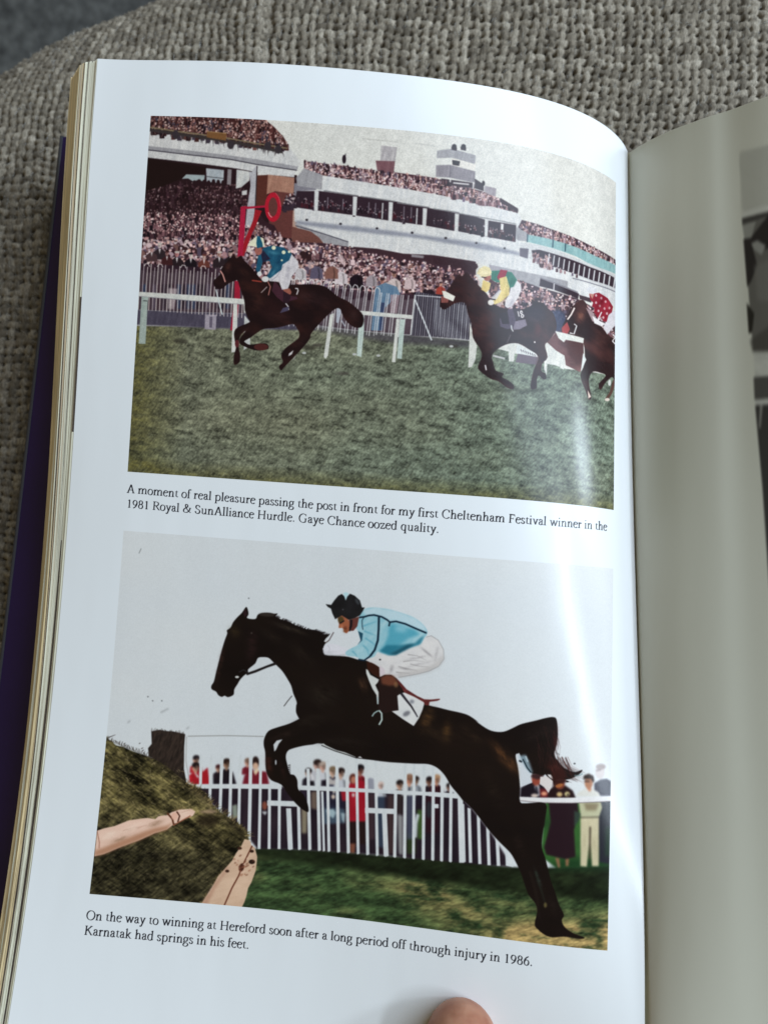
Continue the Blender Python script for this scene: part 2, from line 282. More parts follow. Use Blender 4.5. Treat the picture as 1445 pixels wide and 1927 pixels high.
    for x, y in ((632, 845), (824, 885), (918, 915)): c.line([(x, y), (x - 4, y + 62)], 9, (44, 70, 84))
    c.poly([(575, 905), (700, 925), (850, 965), (1000, 1030), (1150, 1090), (1300, 1160), (1300, 1290), (1100, 1200), (900, 1110), (650, 1030), (572, 1010)], (186, 188, 190)); c.poly([(572, 950), (640, 955), (632, 1030), (572, 1012)], (92, 88, 100))
    for k in range(12):
        x = 690 + k * 50; y = 955 + k * 19; c.poly([(x, y), (x + 40, y + 14), (x + 52, y + 28), (x + 10, y + 24)], (138, 136, 144), .8)
    f.poly([(742, 5), (800, 0), (1000, 60), (1180, 130), (1372, 215), (1372, 290), (1200, 232), (1000, 160), (760, 85)], (48, 36, 46))
    crowd(f, [(750, 20), (880, 40), (900, 120), (1100, 190), (1000, 160), (760, 85)], 60, 11, FACES, DARKS, None, 30, 1.5)
    for k in range(14):
        x = 870 + k * 38; y = 28 + (x - 870) * .37; f.line([(x + 6, y), (x - 4, y + 78)], 9, (196, 198, 202))
    # underside, grey roof wing and far white wall of the fascia
    f.poly([(610, 152), (800, 190), (1015, 238), (1012, 285), (820, 222), (800, 285), (645, 235), (560, 215), (420, 150), (430, 128)], 0, fn=GREY); f.poly([(420, 112), (600, 150), (560, 160), (425, 140)], (150, 148, 156))
    f.poly([(808, 218), (1000, 290), (1100, 332), (1092, 372), (900, 300), (800, 275)], (46, 34, 44)); f.line([(912, 255), (908, 315)], 9, (200, 200, 204)); f.line([(806, 212), (1090, 322)], 7, (110, 108, 118)); f.line([(1050, 215), (1220, 262), (1372, 318)], 6, (96, 96, 108))
    f.poly([(1100, 340), (1200, 370), (1190, 400), (1105, 372)], (60, 46, 54))
    e.poly([(520, 138), (700, 152), (900, 190), (1120, 200), (1445, 250), (1445, 350), (1100, 300), (520, 220)], (56, 36, 44)); f.poly([(0, 50), (330, 105), (340, 130), (300, 175), (120, 130), (0, 100)], (52, 32, 40)); e.poly([(960, 195), (1055, 205), (1050, 225), (960, 215)], (130, 124, 130))
    # main crowd, far rows small, front rows larger
    crowd(a, [(140, 860), (500, 880), (880, 900), (1000, 900), (1150, 990), (1300, 1010), (1445, 1060), (1445, 1204), (120, 1204)], 520, 18, FACES, DARKS, None, 31, 1.2)
    crowd(a, [(140, 800), (870, 820), (870, 980), (140, 960)], 230, 16, FACES[:4], DARKS[:4], None, 32, 1.4)
    a.poly([(1020, 810), (1060, 870), (1130, 900), (1180, 1000), (1000, 990)], (48, 28, 36)); crowd(a, [(1000, 880), (1180, 960), (1200, 1050), (960, 1030)], 45, 15, FACES, DARKS, None, 33, 1.3)
    crowd(e, [(0, 100), (300, 110), (520, 145), (800, 215), (1100, 260), (1445, 340), (1445, 480), (0, 480)], 620, 20, FACES, DARKS, (56, 36, 46), 34, 1.1, .25)
    crowd(f, [(0, 110), (130, 120), (330, 210), (330, 420), (0, 420)], 120, 18, FACES, DARKS, (56, 36, 46), 35, 1.1)
    crowd(f, [(420, 250), (650, 230), (800, 285), (1090, 372), (1180, 420), (1372, 560), (1372, 700), (900, 620), (420, 480)], 330, 20, FACES, DARKS, (58, 40, 50), 36, 1.1)
    crowd(d, [(130, 60), (830, 80), (1445, 100), (1445, 420), (1200, 420), (820, 300), (125, 260)], 260, 30, FACES, DARKS, None, 37, 1.1)
    # front row at the rails
    fig = [(265, 130, (190, 176, 174), (44, 34, 40), 40), (395, 195, (176, 120, 120), (36, 26, 32), 42), (500, 205, (206, 192, 186), (24, 18, 26), 38), (600, 215, (190, 160, 150), (96, 52, 46), 36), (715, 195, (170, 130, 120), (40, 30, 36), 40), (800, 190, (196, 170, 160), (30, 24, 30), 36), (205, 160, (180, 140, 136), (70, 50, 54), 34), (320, 190, (150, 110, 108), (60, 30, 34), 34)]
    for x, y, fc, bc, k in fig:
        d.poly([(x - k * 1.3, y + k * 2.6), (x - k * 1.2, y + k * 1.2), (x - k * .4, y + k * .6), (x + k * .4, y + k * .6), (x + k * 1.15, y + k * 1.2), (x + k * 1.3, y + k * 2.6)], bc); d.poly([(x - k * .2, y + k * .6), (x + k * .2, y + k * .6), (x, y + k * 1.6)], (206, 200, 200)); d.ell(x, y, k * .38, k * .5, fc); d.ell(x + k * .05, y - k * .4, k * .5, k * .2, bc if k < 40 else (186, 178, 172)); d.ell(x - k * .12, y + k * .05, k * .12, k * .2, np.array(fc) * .65)
    fig = [(545, 320, (190, 150, 146), (26, 16, 26), 44), (740, 400, (170, 120, 110), (112, 136, 152), 42), (830, 350, (150, 112, 100), (190, 176, 174), 44), (245, 260, (190, 160, 156), (86, 80, 100), 40), (125, 280, (176, 140, 130), (180, 176, 180), 36), (430, 300, (184, 170, 176), (196, 186, 190), 40), (360, 260, (206, 190, 194), (122, 84, 76), 40), (660, 330, (200, 170, 166), (150, 140, 146), 36), (950, 350, (196, 170, 170), (190, 170, 172), 36), (1100, 440, (190, 160, 156), (36, 26, 36), 32), (1180, 420, (200, 150, 130), (150, 60, 50), 28)]
    for x, y, fc, bc, k in fig:
        e.poly([(x - k * 1.3, y + k * 3), (x - k * 1.1, y + k * 1.2), (x - k * .35, y + k * .65), (x + k * .35, y + k * .65), (x + k * 1.1, y + k * 1.25), (x + k * 1.2, y + k * 3)], bc); e.line([(x + k * .3, y + k), (x + k * .5, y + k * 2), (x + k * .4, y + k * 3)], k * .3, np.array(bc) * .7); e.ell(x, y, k * .36, k * .5, fc); e.ell(x, y - k * .4, k * .44, k * .26, (60, 40, 44)); e.ell(x - k * .1, y + k * .05, k * .12, k * .2, np.array(fc) * .65)
    # turf
    grass_top = np.concatenate([d.p([(70, 735), (600, 745), (1100, 760)]), e.p([(250, 750), (560, 775), (800, 800), (1400, 850)]), f.p([(300, 700), (640, 790), (1000, 900), (1372, 960)])])
    g = np.concatenate([grass_top, [(1165, 760), (1165, 975), (700, 940), (230, 900), (230, 600)]])
    def turf(h, w, X0, Y0):
        st = noise(h, w, 9, 2.6, 41, -.95, 2) * .55 + noise(h, w, 3.4, 3.4, 141, 0, 2) * .45; md = noise(h, w, 24, 10, 42, .05, 4, .72); lg = noise(h, w, 300, 120, 43, 0, 2)
        X = (np.arange(w)[None, :] + X0 - SA * TW) / ((SB - SA) * TW); Yy = (np.arange(h)[:, None] + Y0 - V1 * TH) / ((V2 - V1) * TH)
        c = mix((106, 109, 92), (98, 110, 98), np.clip(X * .9 + (lg - .5) * .8, 0, 1) + 0 * Yy)
        ed = np.clip(1 - X * 9, 0, 1) + np.clip((Yy - .955) * 22, 0, 1) * .8; c = c + (C3((84, 80, 42)) - c) * (np.clip(ed, 0, 1) * .75 * (.4 + md))[..., None]
        k = (md - .5) * .62 + (st - .5) * .6; c = c * (1 + k[..., None] * 1.6)
        return c + (np.clip(.34 - md, 0, 1) * -1.3)[..., None] * c
    put(tex(g), 0, fn=turf)
    # path at the foot of the rails
    d.poly([(100, 612), (500, 628), (920, 640), (1100, 700), (1445, 740), (1445, 770), (700, 755), (90, 728)], 0, fn=conc((56, 52, 68), (86, 82, 98), 44), blur=1); e.poly([(240, 720), (600, 770), (980, 800), (1400, 850), (1400, 900), (800, 860), (250, 770)], (66, 62, 72), .75, 4)
    d.poly([(608, 650), (694, 652), (688, 765), (604, 760)], (152, 146, 158)); d.poly([(642, 665), (664, 667), (660, 750), (640, 748)], (96, 90, 106))
    for x, y, w_ in ((420, 850, 60), (1400, 900, 50)): d.ell(x, y, w_, 18, (48, 46, 40), .7, blur=3)
    for x, y, w_ in ((440, 1095, 55), (250, 880, 40), (1260, 890, 50)): e.ell(x, y, w_, 12, (50, 44, 44), .6, blur=2)
    for x, y in ((150, 940), (710, 960), (1260, 890), (530, 950)): e.ell(x, y, 16, 9, (176, 180, 180))
    soften(1, .6, (CLIP[0], CLIP[1], CLIP[2], CLIP[1] + int(.55 * (CLIP[3] - CLIP[1]))))
    # rails: picket panel left
    d.poly([(122, 262), (440, 285), (720, 300), (890, 330), (900, 640), (500, 630), (105, 612)], (44, 28, 40), .86)
    r = np.random.default_rng(8)
    for k in range(20): x = 150 + k * 37; d.poly([(x - 12, 420), (x + 14, 422), (x + 10 + r.normal() * 5, 610), (x - 14, 608)], [(40, 60, 92), (30, 22, 34), (90, 80, 96), (60, 40, 50)][r.integers(4)], .7, 1)
    d.poly([(330, 450), (400, 455), (370, 610), (325, 608)], (168, 156, 160), .8, 1)
    for k in range(29):
        x = 148 + k * 27.0; y = 262 + k * 2.2; col = (212, 204, 200) if k % 3 else (176, 166, 170)
        d.line([(x, y + (26 if k % 2 else 0)), (x - 12, y + 180), (x - 20, y + 352)], 5.5, col)
    for k in (0, 4, 11, 17, 23): x = 165 + k * 25; d.line([(x - 18, 285 + k), (x - 4, 265 + k), (x + 16, 268 + k), (x + 24, 290 + k)], 6, (206, 198, 196))
    # hooped rail in the middle
    e.poly([(20, 410), (300, 440), (700, 480), (980, 500), (950, 800), (560, 770), (250, 730), (250, 600)], (50, 34, 46), .8); 
    e.poly([(690, 440), (760, 410), (850, 440), (875, 500), (800, 560), (760, 600), (735, 772), (655, 770), (670, 620)], 0, fn=conc((70, 100, 130), (120, 142, 160), 45)); e.poly([(730, 560), (760, 560), (745, 770), (715, 768)], (54, 66, 96)); e.poly([(800, 500), (870, 500), (850, 640), (800, 640)], (150, 130, 138), .8)
    for k in range(17):
        x = 20 + k * 55.; y = 372 + k * 6.6
        if x > 700: y = 440 + (x - 700) * .1
        if x < 700: e.line([(x, y + 46), (x + 4, y + 10), (x + 18, y - 8), (x + 34, y), (x + 42, y + 16), (x + 40, y + 50)], 7, (206, 206, 206))
        e.line([(x, y + 40), (x - 22, y + 200), (x - 40, y + 360)], 6.5, (204, 204, 206)); e.line([(x + 40, y + 44), (x + 12, y + 230), (x - 4, y + 360)], 5.5, (190, 190, 194))
    # grey picket run to the right
    e.poly([(985, 480), (1190, 500), (1420, 560), (1420, 840), (1180, 820), (950, 808)], (44, 38, 50)); f.poly([(0, 400), (60, 360), (260, 410), (270, 680), (0, 640)], (44, 38, 50))
    for k in range(26): x = 1000 + k * 17.; e.line([(x, 478 + k * 3.4), (x - 14, 640 + k * 3), (x - 30, 806 + k * 1.8)], 5, (156, 158, 166) if k % 2 else (122, 124, 134))
    for k in range(17): x = 10 + k * 16; f.line([(x + 6, 372 + k * 3.5), (x - 3, 520), (x - 8, 645 + k * 2.2)], 5, (160, 164, 172) if k % 2 else (118, 120, 130))
    e.line([(988, 500), (975, 620), (955, 805)], 10, (200, 204, 206)); e.line([(988, 540), (1050, 690), (1112, 845)], 11, (196, 202, 206)); e.line([(1000, 505), (1190, 520)], 7, (186, 188, 194))
    # red winning post with its ring
    a.poly([(985, 778), (1036, 790), (1010, 850), (992, 900), (962, 960), (925, 1060), (900, 1135), (880, 1120), (905, 1010), (950, 910), (970, 860)], (146, 26, 38)); a.poly([(876, 758), (915, 754), (908, 900), (905, 960), (890, 1135), (852, 1135), (868, 900)], 0, fn=conc((150, 24, 54), (172, 34, 66), 46)); a.poly([(872, 764), (908, 754), (935, 758), (1065, 748), (1065, 764), (915, 776)], (160, 28, 56))
    an = np.linspace(0, 2 * np.pi, 25); outer = np.stack([1120 + 62 * np.cos(an), 762 + 112 * np.sin(an)], -1); inner = np.stack([1120 + 34 * np.cos(an), 760 + 72 * np.sin(an)], -1)[::-1]
    a.poly(np.concatenate([outer, inner]), (168, 26, 46)); a.line([(1085, 800), (1095, 825), (1112, 840)], 5, (220, 190, 186)); a.line([(1140, 655), (1165, 690), (1180, 760)], 4, (200, 90, 100))
    d.poly([(832, 395), (870, 400), (872, 520), (862, 560), (845, 740), (835, 770), (798, 770), (806, 690), (826, 560)], (150, 28, 52))
    # white rails and posts
    RAIL = conc((182, 186, 184), (212, 214, 208), 47)
    d.poly([(106, 478), (500, 502), (895, 532), (906, 550), (895, 574), (500, 545), (105, 512)], 0, fn=RAIL); d.line([(106, 512), (500, 546), (890, 574)], 5, (122, 120, 130), .8)
    d.poly([(128, 515), (182, 518), (175, 560), (158, 872), (106, 870)], 0, fn=conc((140, 156, 152), (172, 184, 178), 48)); d.line([(140, 545), (172, 548)], 6, (56, 56, 60)); d.poly([(820, 570), (852, 572), (848, 932), (806, 936)], 0, fn=RAIL); d.poly([(905, 655), (945, 705), (948, 880), (900, 920), (900, 760)], (186, 190, 190))
    e.poly([(528, 612), (560, 620), (970, 655), (970, 685), (560, 650), (530, 640)], 0, fn=RAIL); e.poly([(345, 650), (375, 640), (330, 960), (312, 985), (298, 968)], 0, fn=RAIL); e.poly([(560, 745), (604, 650), (602, 770), (582, 972), (547, 960)], 0, fn=conc((160, 178, 174), (190, 204, 198), 49)); e.poly([(846, 682), (870, 684), (838, 1012), (812, 1008)], 0, fn=RAIL); e.poly([(874, 684), (912, 686), (886, 986), (850, 980)], 0, fn=conc((160, 178, 174), (190, 204, 198), 50)); e.poly([(395, 600), (425, 600), (430, 640), (410, 715), (392, 710)], (168, 174, 186)); e.line([(430, 690), (460, 740)], 8, (168, 174, 186))
    f.poly([(275, 545), (330, 730), (318, 830), (292, 885), (264, 890), (272, 700)], 0, fn=RAIL); f.poly([(566, 706), (622, 704), (608, 846), (570, 842)], 0, fn=RAIL); f.poly([(632, 715), (740, 760), (786, 790), (782, 812), (626, 782)], (200, 206, 206))
    for k in range(7): f.line([(660 + k * 17, 752 + k * 6), (668 + k * 17, 770 + k * 6)], 5, (70, 60, 70))
    f.poly([(640, 785), (790, 812), (790, 870), (620, 850)], (98, 88, 100)); f.poly([(862, 700), (990, 800), (986, 905), (958, 895), (955, 880), (860, 862), (855, 950), (836, 900), (840, 730)], 0, fn=RAIL); f.line([(450, 800), (540, 822)], 14, (182, 182, 184))
    for z, x, y, rx, ry in ((d, 860, 1035, 60, 12), (d, 1210, 1075, 90, 14), (e, 20, 1050, 70, 12), (f, 580, 1062, 110, 14), (f, 760, 1058, 80, 12), (f, 1170, 1130, 60, 12)): z.ell(x, y, rx, ry, (52, 56, 46), .6, blur=4)
    r = np.random.default_rng(52)
    for k in range(900):
        x = 240 + r.random() * 920; y = 640 + (x - 240) * .09 + r.random()**.8 * 270; L = (2 + 5 * r.random()) * (.5 + (y - 600) / 300); cc = [(140, 148, 128), (70, 78, 62), (54, 62, 44), (128, 132, 108)][r.integers(4)]
        put(tex([(x, y), (x + L * .8, y - L), (x + L * .8 + 1.1, y - L), (x + 1.6, y)]), cc, .5)
    # leading horse and rider
    def coat(c1, c2, seed): return lambda h, w, x0, y0: mix(c1, c2, np.clip(noise(h, w, 60, 34, seed, .2) * 2.4 - 1.1, 0, 1))
    H1 = np.concatenate([d.p([(830, 205), (845, 225), (880, 204), (900, 238), (960, 298), (1000, 348), (1045, 392), (1130, 400), (1250, 424), (1400, 420)]), e.p([(200, 420), (280, 430), (330, 452), (400, 510), (480, 550), (545, 600), (592, 650), (600, 700), (582, 745), (530, 746), (480, 712), (440, 655), (425, 612), (392, 604), (330, 652), (245, 742), (200, 800), (195, 830), (140, 900), (60, 985), (0, 1048)]), d.p([(1180, 1072), (1165, 1040), (1195, 1010), (1182, 960), (1210, 908), (1262, 868), (1312, 828), (1318, 788), (1298, 750), (1270, 722), (1200, 738), (1130, 752), (1062, 756), (1022, 772), (952, 822), (905, 850), (912, 862), (945, 878), (1022, 868), (1075, 872), (1088, 905), (1060, 916), (1000, 922), (945, 908), (898, 888), (868, 868), (872, 828), (915, 772), (880, 800), (864, 840), (862, 905), (872, 962), (864, 1012), (826, 1028), (825, 960), (840, 900), (832, 850), (826, 790), (850, 748), (942, 708), (932, 680), (908, 620), (905, 560), (893, 510), (868, 440), (852, 392), (828, 396), (790, 412), (762, 432), (740, 452), (706, 458), (680, 440), (668, 400), (700, 368), (724, 340), (735, 296), (768, 256), (800, 218)])])
    put(tex(smooth(H1, 3)), 0, fn=coat((26, 14, 18), (46, 24, 24), 51)); d.ell(1030, 895, 55, 26, (70, 34, 34)); d.ell(848, 870, 16, 30, (84, 36, 42)); d.ell(1130, 600, 120, 90, (34, 18, 22), .6, blur=8)
    d.poly([(1240, 945), (1275, 918), (1262, 950), (1236, 965)], (190, 190, 192)); d.poly([(1300, 945), (1262, 1000), (1280, 985)], (150, 150, 150))
    d.line([(722, 318), (742, 350), (760, 405)], 9, (206, 150, 140)); d.line([(690, 460), (712, 560), (738, 652)], 9, (196, 206, 208)); d.line([(960, 392), (1035, 402)], 9, (150, 60, 50)); d.line([(1080, 400), (1100, 440), (1085, 505)], 6, (200, 130, 120)); d.line([(1030, 485), (1075, 440)], 5, (206, 196, 196))
    d.poly([(1130, 395), (1180, 450), (1215, 480), (1260, 510), (1300, 515), (1305, 532), (1200, 560), (1150, 520), (1110, 470)], (62, 34, 46)); d.poly([(1195, 458), (1245, 452), (1260, 480), (1252, 500), (1205, 490)], (140, 84, 72)); d.poly([(1196, 470), (1255, 505), (1240, 560), (1195, 560)], (40, 24, 34)); d.line([(1215, 565), (1235, 590), (1238, 615)], 8, (200, 200, 204)); d.poly([(1195, 600), (1240, 590), (1235, 620), (1170, 640)], (66, 62, 84))
    d.poly([(1190, 270), (1258, 192), (1310, 250), (1312, 300), (1262, 362), (1246, 420), (1232, 455), (1188, 462), (1165, 402), (1100, 398), (1090, 370)], 0, fn=conc((178, 176, 184), (216, 214, 216), 52)); d.line([(1200, 280), (1150, 360), (1110, 392)], 6, (120, 116, 132), .6)
    d.poly([(1050, 145), (1110, 128), (1200, 143), (1262, 190), (1242, 240), (1192, 272), (1182, 312), (1100, 375), (1068, 372), (1112, 292), (1092, 245), (1042, 252), (1022, 322), (1010, 345), (990, 312), (1008, 200), (1025, 175)], 0, fn=conc((20, 64, 92), (34, 88, 112), 53)); d.poly([(1030, 200), (1045, 160), (1100, 230), (1042, 255)], (34, 30, 52))
    for x, y, k in ((1125, 146, 16), (1200, 180, 15), (1242, 176, 10), (1186, 240, 8)): d.ell(x, y, k, k * .95, (214, 216, 186))
    d.ell(1062, 382, 28, 22, (206, 208, 208)); d.ell(1018, 342, 18, 18, (206, 208, 208)); d.ell(1010, 168, 28, 34, (150, 92, 84)); d.poly([(925, 134), (950, 96), (1000, 56), (1048, 74), (1056, 130), (1040, 138), (990, 140), (960, 132)], (214, 214, 190)); d.poly([(1000, 56), (1020, 58), (1040, 110), (1044, 138), (1000, 150), (994, 110)], (26, 84, 108)); d.ell(940, 162, 17, 20, (206, 196, 190))
    d.line([(1287, 452), (1306, 454), (1309, 470), (1298, 500)], 8, (220, 220, 222))
    for z, x, y, rx, ry, cc, al, ro in ((d, 1000, 560, 60, 90, (72, 42, 36), .8, .5), (d, 900, 330, 70, 30, (66, 38, 32), .7, .6), (d, 1150, 660, 120, 40, (58, 36, 34), .7, 0), (e, 200, 520, 110, 46, (60, 42, 46), .8, .2), (e, 330, 560, 60, 60, (66, 40, 38), .7, .6), (e, 520, 650, 40, 60, (60, 40, 40), .7, .4), (d, 780, 290, 30, 50, (84, 50, 42), .8, .3), (e, 120, 850, 40, 90, (56, 36, 34), .7, .7), (d, 900, 780, 60, 20, (80, 50, 44), .7, -.6)): z.sheen(x, y, rx, ry, cc, al * .6, ro)
    for x, y, rx, ry, cc, ro in ((1120, 180, 60, 16, (70, 130, 150), .1), (1160, 240, 20, 60, (14, 50, 76), .1), (1130, 320, 16, 60, (70, 124, 146), .6), (1230, 330, 20, 70, (150, 148, 160), .2), (1060, 200, 16, 50, (12, 44, 66), .3)): d.sheen(x, y, rx, ry, cc, .8, ro)
    # second horse and rider
    H2b = f.p([(860, 700), (930, 620), (960, 600), (1130, 640), (1135, 780), (1122, 880), (1108, 925), (1000, 872), (990, 800), (925, 760)]); put(tex(H2b), 0, fn=coat((70, 40, 42), (116, 76, 74), 54)); f.poly([(880, 470), (940, 452), (990, 480), (1005, 540), (960, 620), (900, 620)], (44, 52, 80), .9, 2)
    H2 = f.p([(195, 182), (215, 200), (250, 168), (275, 192), (345, 272), (405, 335), (432, 382), (480, 424), (545, 444), (640, 450), (700, 440), (745, 415), (738, 375), (775, 392), (830, 402), (862, 440), (905, 480), (930, 560), (920, 620), (872, 688), (842, 722), (862, 812), (822, 860), (815, 915), (846, 935), (852, 972), (830, 978), (796, 948), (780, 985), (778, 1045), (736, 1048), (742, 975), (762, 900), (790, 835), (782, 792), (722, 752), (642, 708), (560, 712), (482, 752), (442, 802), (452, 850), (472, 912), (532, 935), (518, 962), (562, 985), (606, 1022), (604, 1052), (560, 1042), (490, 992), (440, 978), (398, 952), (350, 912), (338, 880), (368, 802), (350, 742), (300, 664), (290, 560), (260, 480), (240, 402), (170, 402), (122, 430), (80, 452), (50, 420), (62, 368), (112, 302), (142, 250)])
    put(tex(smooth(H2, 3)), 0, fn=coat((36, 20, 24), (62, 32, 32), 55)); f.ell(770, 480, 80, 60, (40, 34, 50), .6, blur=8); f.ell(790, 600, 26, 50, (84, 40, 42), .6, blur=5); f.line([(392, 870), (400, 910)], 10, (200, 200, 204)); f.poly([(60, 350), (120, 360), (110, 400), (60, 400)], (126, 74, 70)); f.poly([(66, 310), (90, 312), (166, 352), (150, 390), (80, 360)], (214, 214, 206)); f.ell(765, 698, 7, 7, (220, 220, 220))
    f.poly([(565, 446), (606, 448), (625, 530), (612, 590), (560, 600), (505, 580), (500, 520), (545, 500)], (72, 62, 80)); f.poly([(600, 450), (650, 440), (700, 500), (640, 540), (620, 520)], (52, 44, 54)); f.poly([(620, 540), (695, 524), (708, 572), (650, 602), (598, 606)], (116, 108, 124)); f.line([(588, 570), (592, 600), (604, 618)], 9, (196, 204, 206)); f.line([(585, 640), (556, 705)], 10, (70, 60, 66)); f.poly([(500, 480), (560, 470), (575, 560), (520, 560)], (34, 22, 32))
    f.line([(638, 464), (648, 506)], 7, (222, 222, 222)); f.ell(664, 472, 11, 14, (222, 222, 222)); f.ell(672, 500, 13, 15, (222, 222, 222)); f.ell(665, 473, 4, 6, (50, 40, 50)); f.ell(672, 500, 5, 7, (50, 40, 50))
    f.poly([(625, 225), (660, 262), (666, 300), (640, 365), (592, 428), (560, 442), (540, 425), (545, 380), (575, 330), (582, 290)], 0, fn=conc((186, 184, 188), (220, 218, 220), 56)); f.poly([(438, 160), (512, 156), (592, 170), (632, 228), (605, 280), (562, 292), (540, 250), (480, 246), (438, 225)], 0, fn=conc((34, 92, 80), (54, 120, 102), 57)); f.poly([(508, 150), (560, 158), (545, 200), (490, 230), (482, 205)], (132, 22, 50))
    f.poly([(375, 228), (435, 252), (424, 300), (400, 322), (362, 302)], (206, 186, 120)); f.poly([(498, 215), (552, 200), (576, 280), (572, 340), (505, 398), (462, 414), (428, 384), (470, 345), (508, 305)], 0, fn=conc((190, 174, 108), (220, 202, 140), 58)); f.poly([(440, 360), (500, 300), (515, 310), (480, 372), (440, 385)], (196, 196, 206), .8); f.ell(435, 398, 24, 22, (212, 210, 206)); f.ell(408, 205, 30, 32, (150, 96, 84)); f.line([(425, 230), (470, 262)], 26, (70, 40, 44))
    f.poly([(330, 180), (345, 145), (385, 122), (425, 135), (442, 170), (430, 195), (390, 205), (360, 212), (350, 190)], 0, fn=conc((200, 190, 144), (224, 214, 176), 59)); f.line([(365, 205), (400, 212)], 7, (40, 30, 34)); f.line([(425, 370), (470, 378)], 9, (40, 28, 36))
    for x, y, rx, ry, cc, ro in ((380, 560, 90, 120, (84, 46, 42), .3), (300, 330, 60, 80, (74, 42, 38), .6), (780, 520, 90, 50, (70, 52, 58), .2), (700, 640, 120, 36, (64, 38, 38), .1), (420, 720, 50, 60, (80, 44, 40), .2), (850, 620, 30, 80, (70, 42, 42), .1), (790, 860, 24, 80, (66, 40, 40), .1), (590, 400, 20, 50, (150, 148, 160), .3), (540, 350, 20, 60, (170, 150, 84), .4), (590, 240, 30, 40, (24, 80, 70), .5), (390, 170, 40, 16, (236, 230, 200), 0)): f.sheen(x, y, rx, ry, cc, .55, ro)
    # third horse cut by the frame, spotted jersey
    H3 = f.p([(1080, 402), (1120, 378), (1150, 400), (1182, 470), (1252, 560), (1302, 622), (1340, 660), (1380, 700), (1380, 1000), (1352, 960), (1302, 1000), (1262, 1058), (1248, 1012), (1302, 952), (1262, 930), (1202, 922), (1172, 990), (1192, 1112), (1172, 1130), (1148, 1062), (1110, 952), (1142, 852), (1132, 702), (1062, 652), (982, 642), (968, 592), (1012, 502), (1040, 440)]); put(tex(smooth(H3, 3)), 0, fn=coat((36, 20, 24), (66, 38, 38), 60)); f.poly([(968, 592), (1010, 545), (1030, 600), (1010, 640), (975, 630)], (150, 60, 62)); f.line([(1066, 438), (1040, 490), (1012, 528)], 12, (214, 206, 202)); f.line([(1062, 560), (1082, 575), (1062, 636), (1030, 628)], 10, (196, 200, 202)); f.poly([(1165, 1060), (1190, 1110), (1170, 1125)], (206, 190, 180)); f.line([(1368, 985), (1340, 1080), (1300, 1140)], 22, (84, 60, 54)); f.ell(1312, 1132, 18, 12, (206, 196, 186)); f.ell(1330, 1005, 12, 24, (190, 194, 190))
    f.poly([(1345, 455), (1380, 470), (1380, 560), (1312, 640), (1282, 590), (1310, 520)], (200, 198, 204)); f.poly([(1176, 335), (1200, 342), (1215, 330), (1250, 324), (1285, 345), (1316, 366), (1356, 430), (1348, 472), (1322, 492), (1308, 545), (1284, 540), (1262, 505), (1245, 522), (1228, 500), (1212, 470), (1216, 440), (1196, 428), (1206, 400), (1184, 378)], 0, fn=conc((112, 18, 36), (140, 34, 52), 61)); f.poly([(1150, 435), (1200, 470), (1230, 520), (1250, 560), (1200, 540)], (150, 130, 134))
    for x, y in ((1228, 345), (1268, 366), (1300, 392), (1228, 400), (1256, 424), (1292, 444), (1328, 440), (1246, 462), (1310, 482), (1282, 512)): f.ell(x, y, 8, 10, (200, 176, 180), .85)
    f.poly([(1200, 500), (1260, 540), (1300, 560), (1270, 580), (1215, 555)], (212, 210, 212)); f.line([(1270, 470), (1240, 530)], 9, (210, 206, 210)); f.ell(1195, 305, 36, 30, (196, 198, 204), .9); f.poly([(1175, 330), (1215, 335), (1200, 372)], (170, 120, 110)); f.poly([(920, 614), (1136, 668), (1132, 706), (1000, 680), (985, 700), (945, 668)], 0, fn=RAIL); f.sheen(1250, 700, 60, 110, (84, 52, 48), .6, .3); f.sheen(1110, 500, 40, 60, (110, 70, 60), .8, .5); f.sheen(1260, 400, 20, 60, (96, 10, 28), .9, .6); f.sheen(1310, 420, 20, 50, (190, 60, 76), .6, .3); f.line([(1355, 640), (1372, 660), (1352, 690), (1372, 712)], 9, (214, 214, 214)); f.poly([(1130, 780), (1155, 830), (1112, 925)], (200, 206, 206))
    soften(1, .9); grain(62, .16, .10)

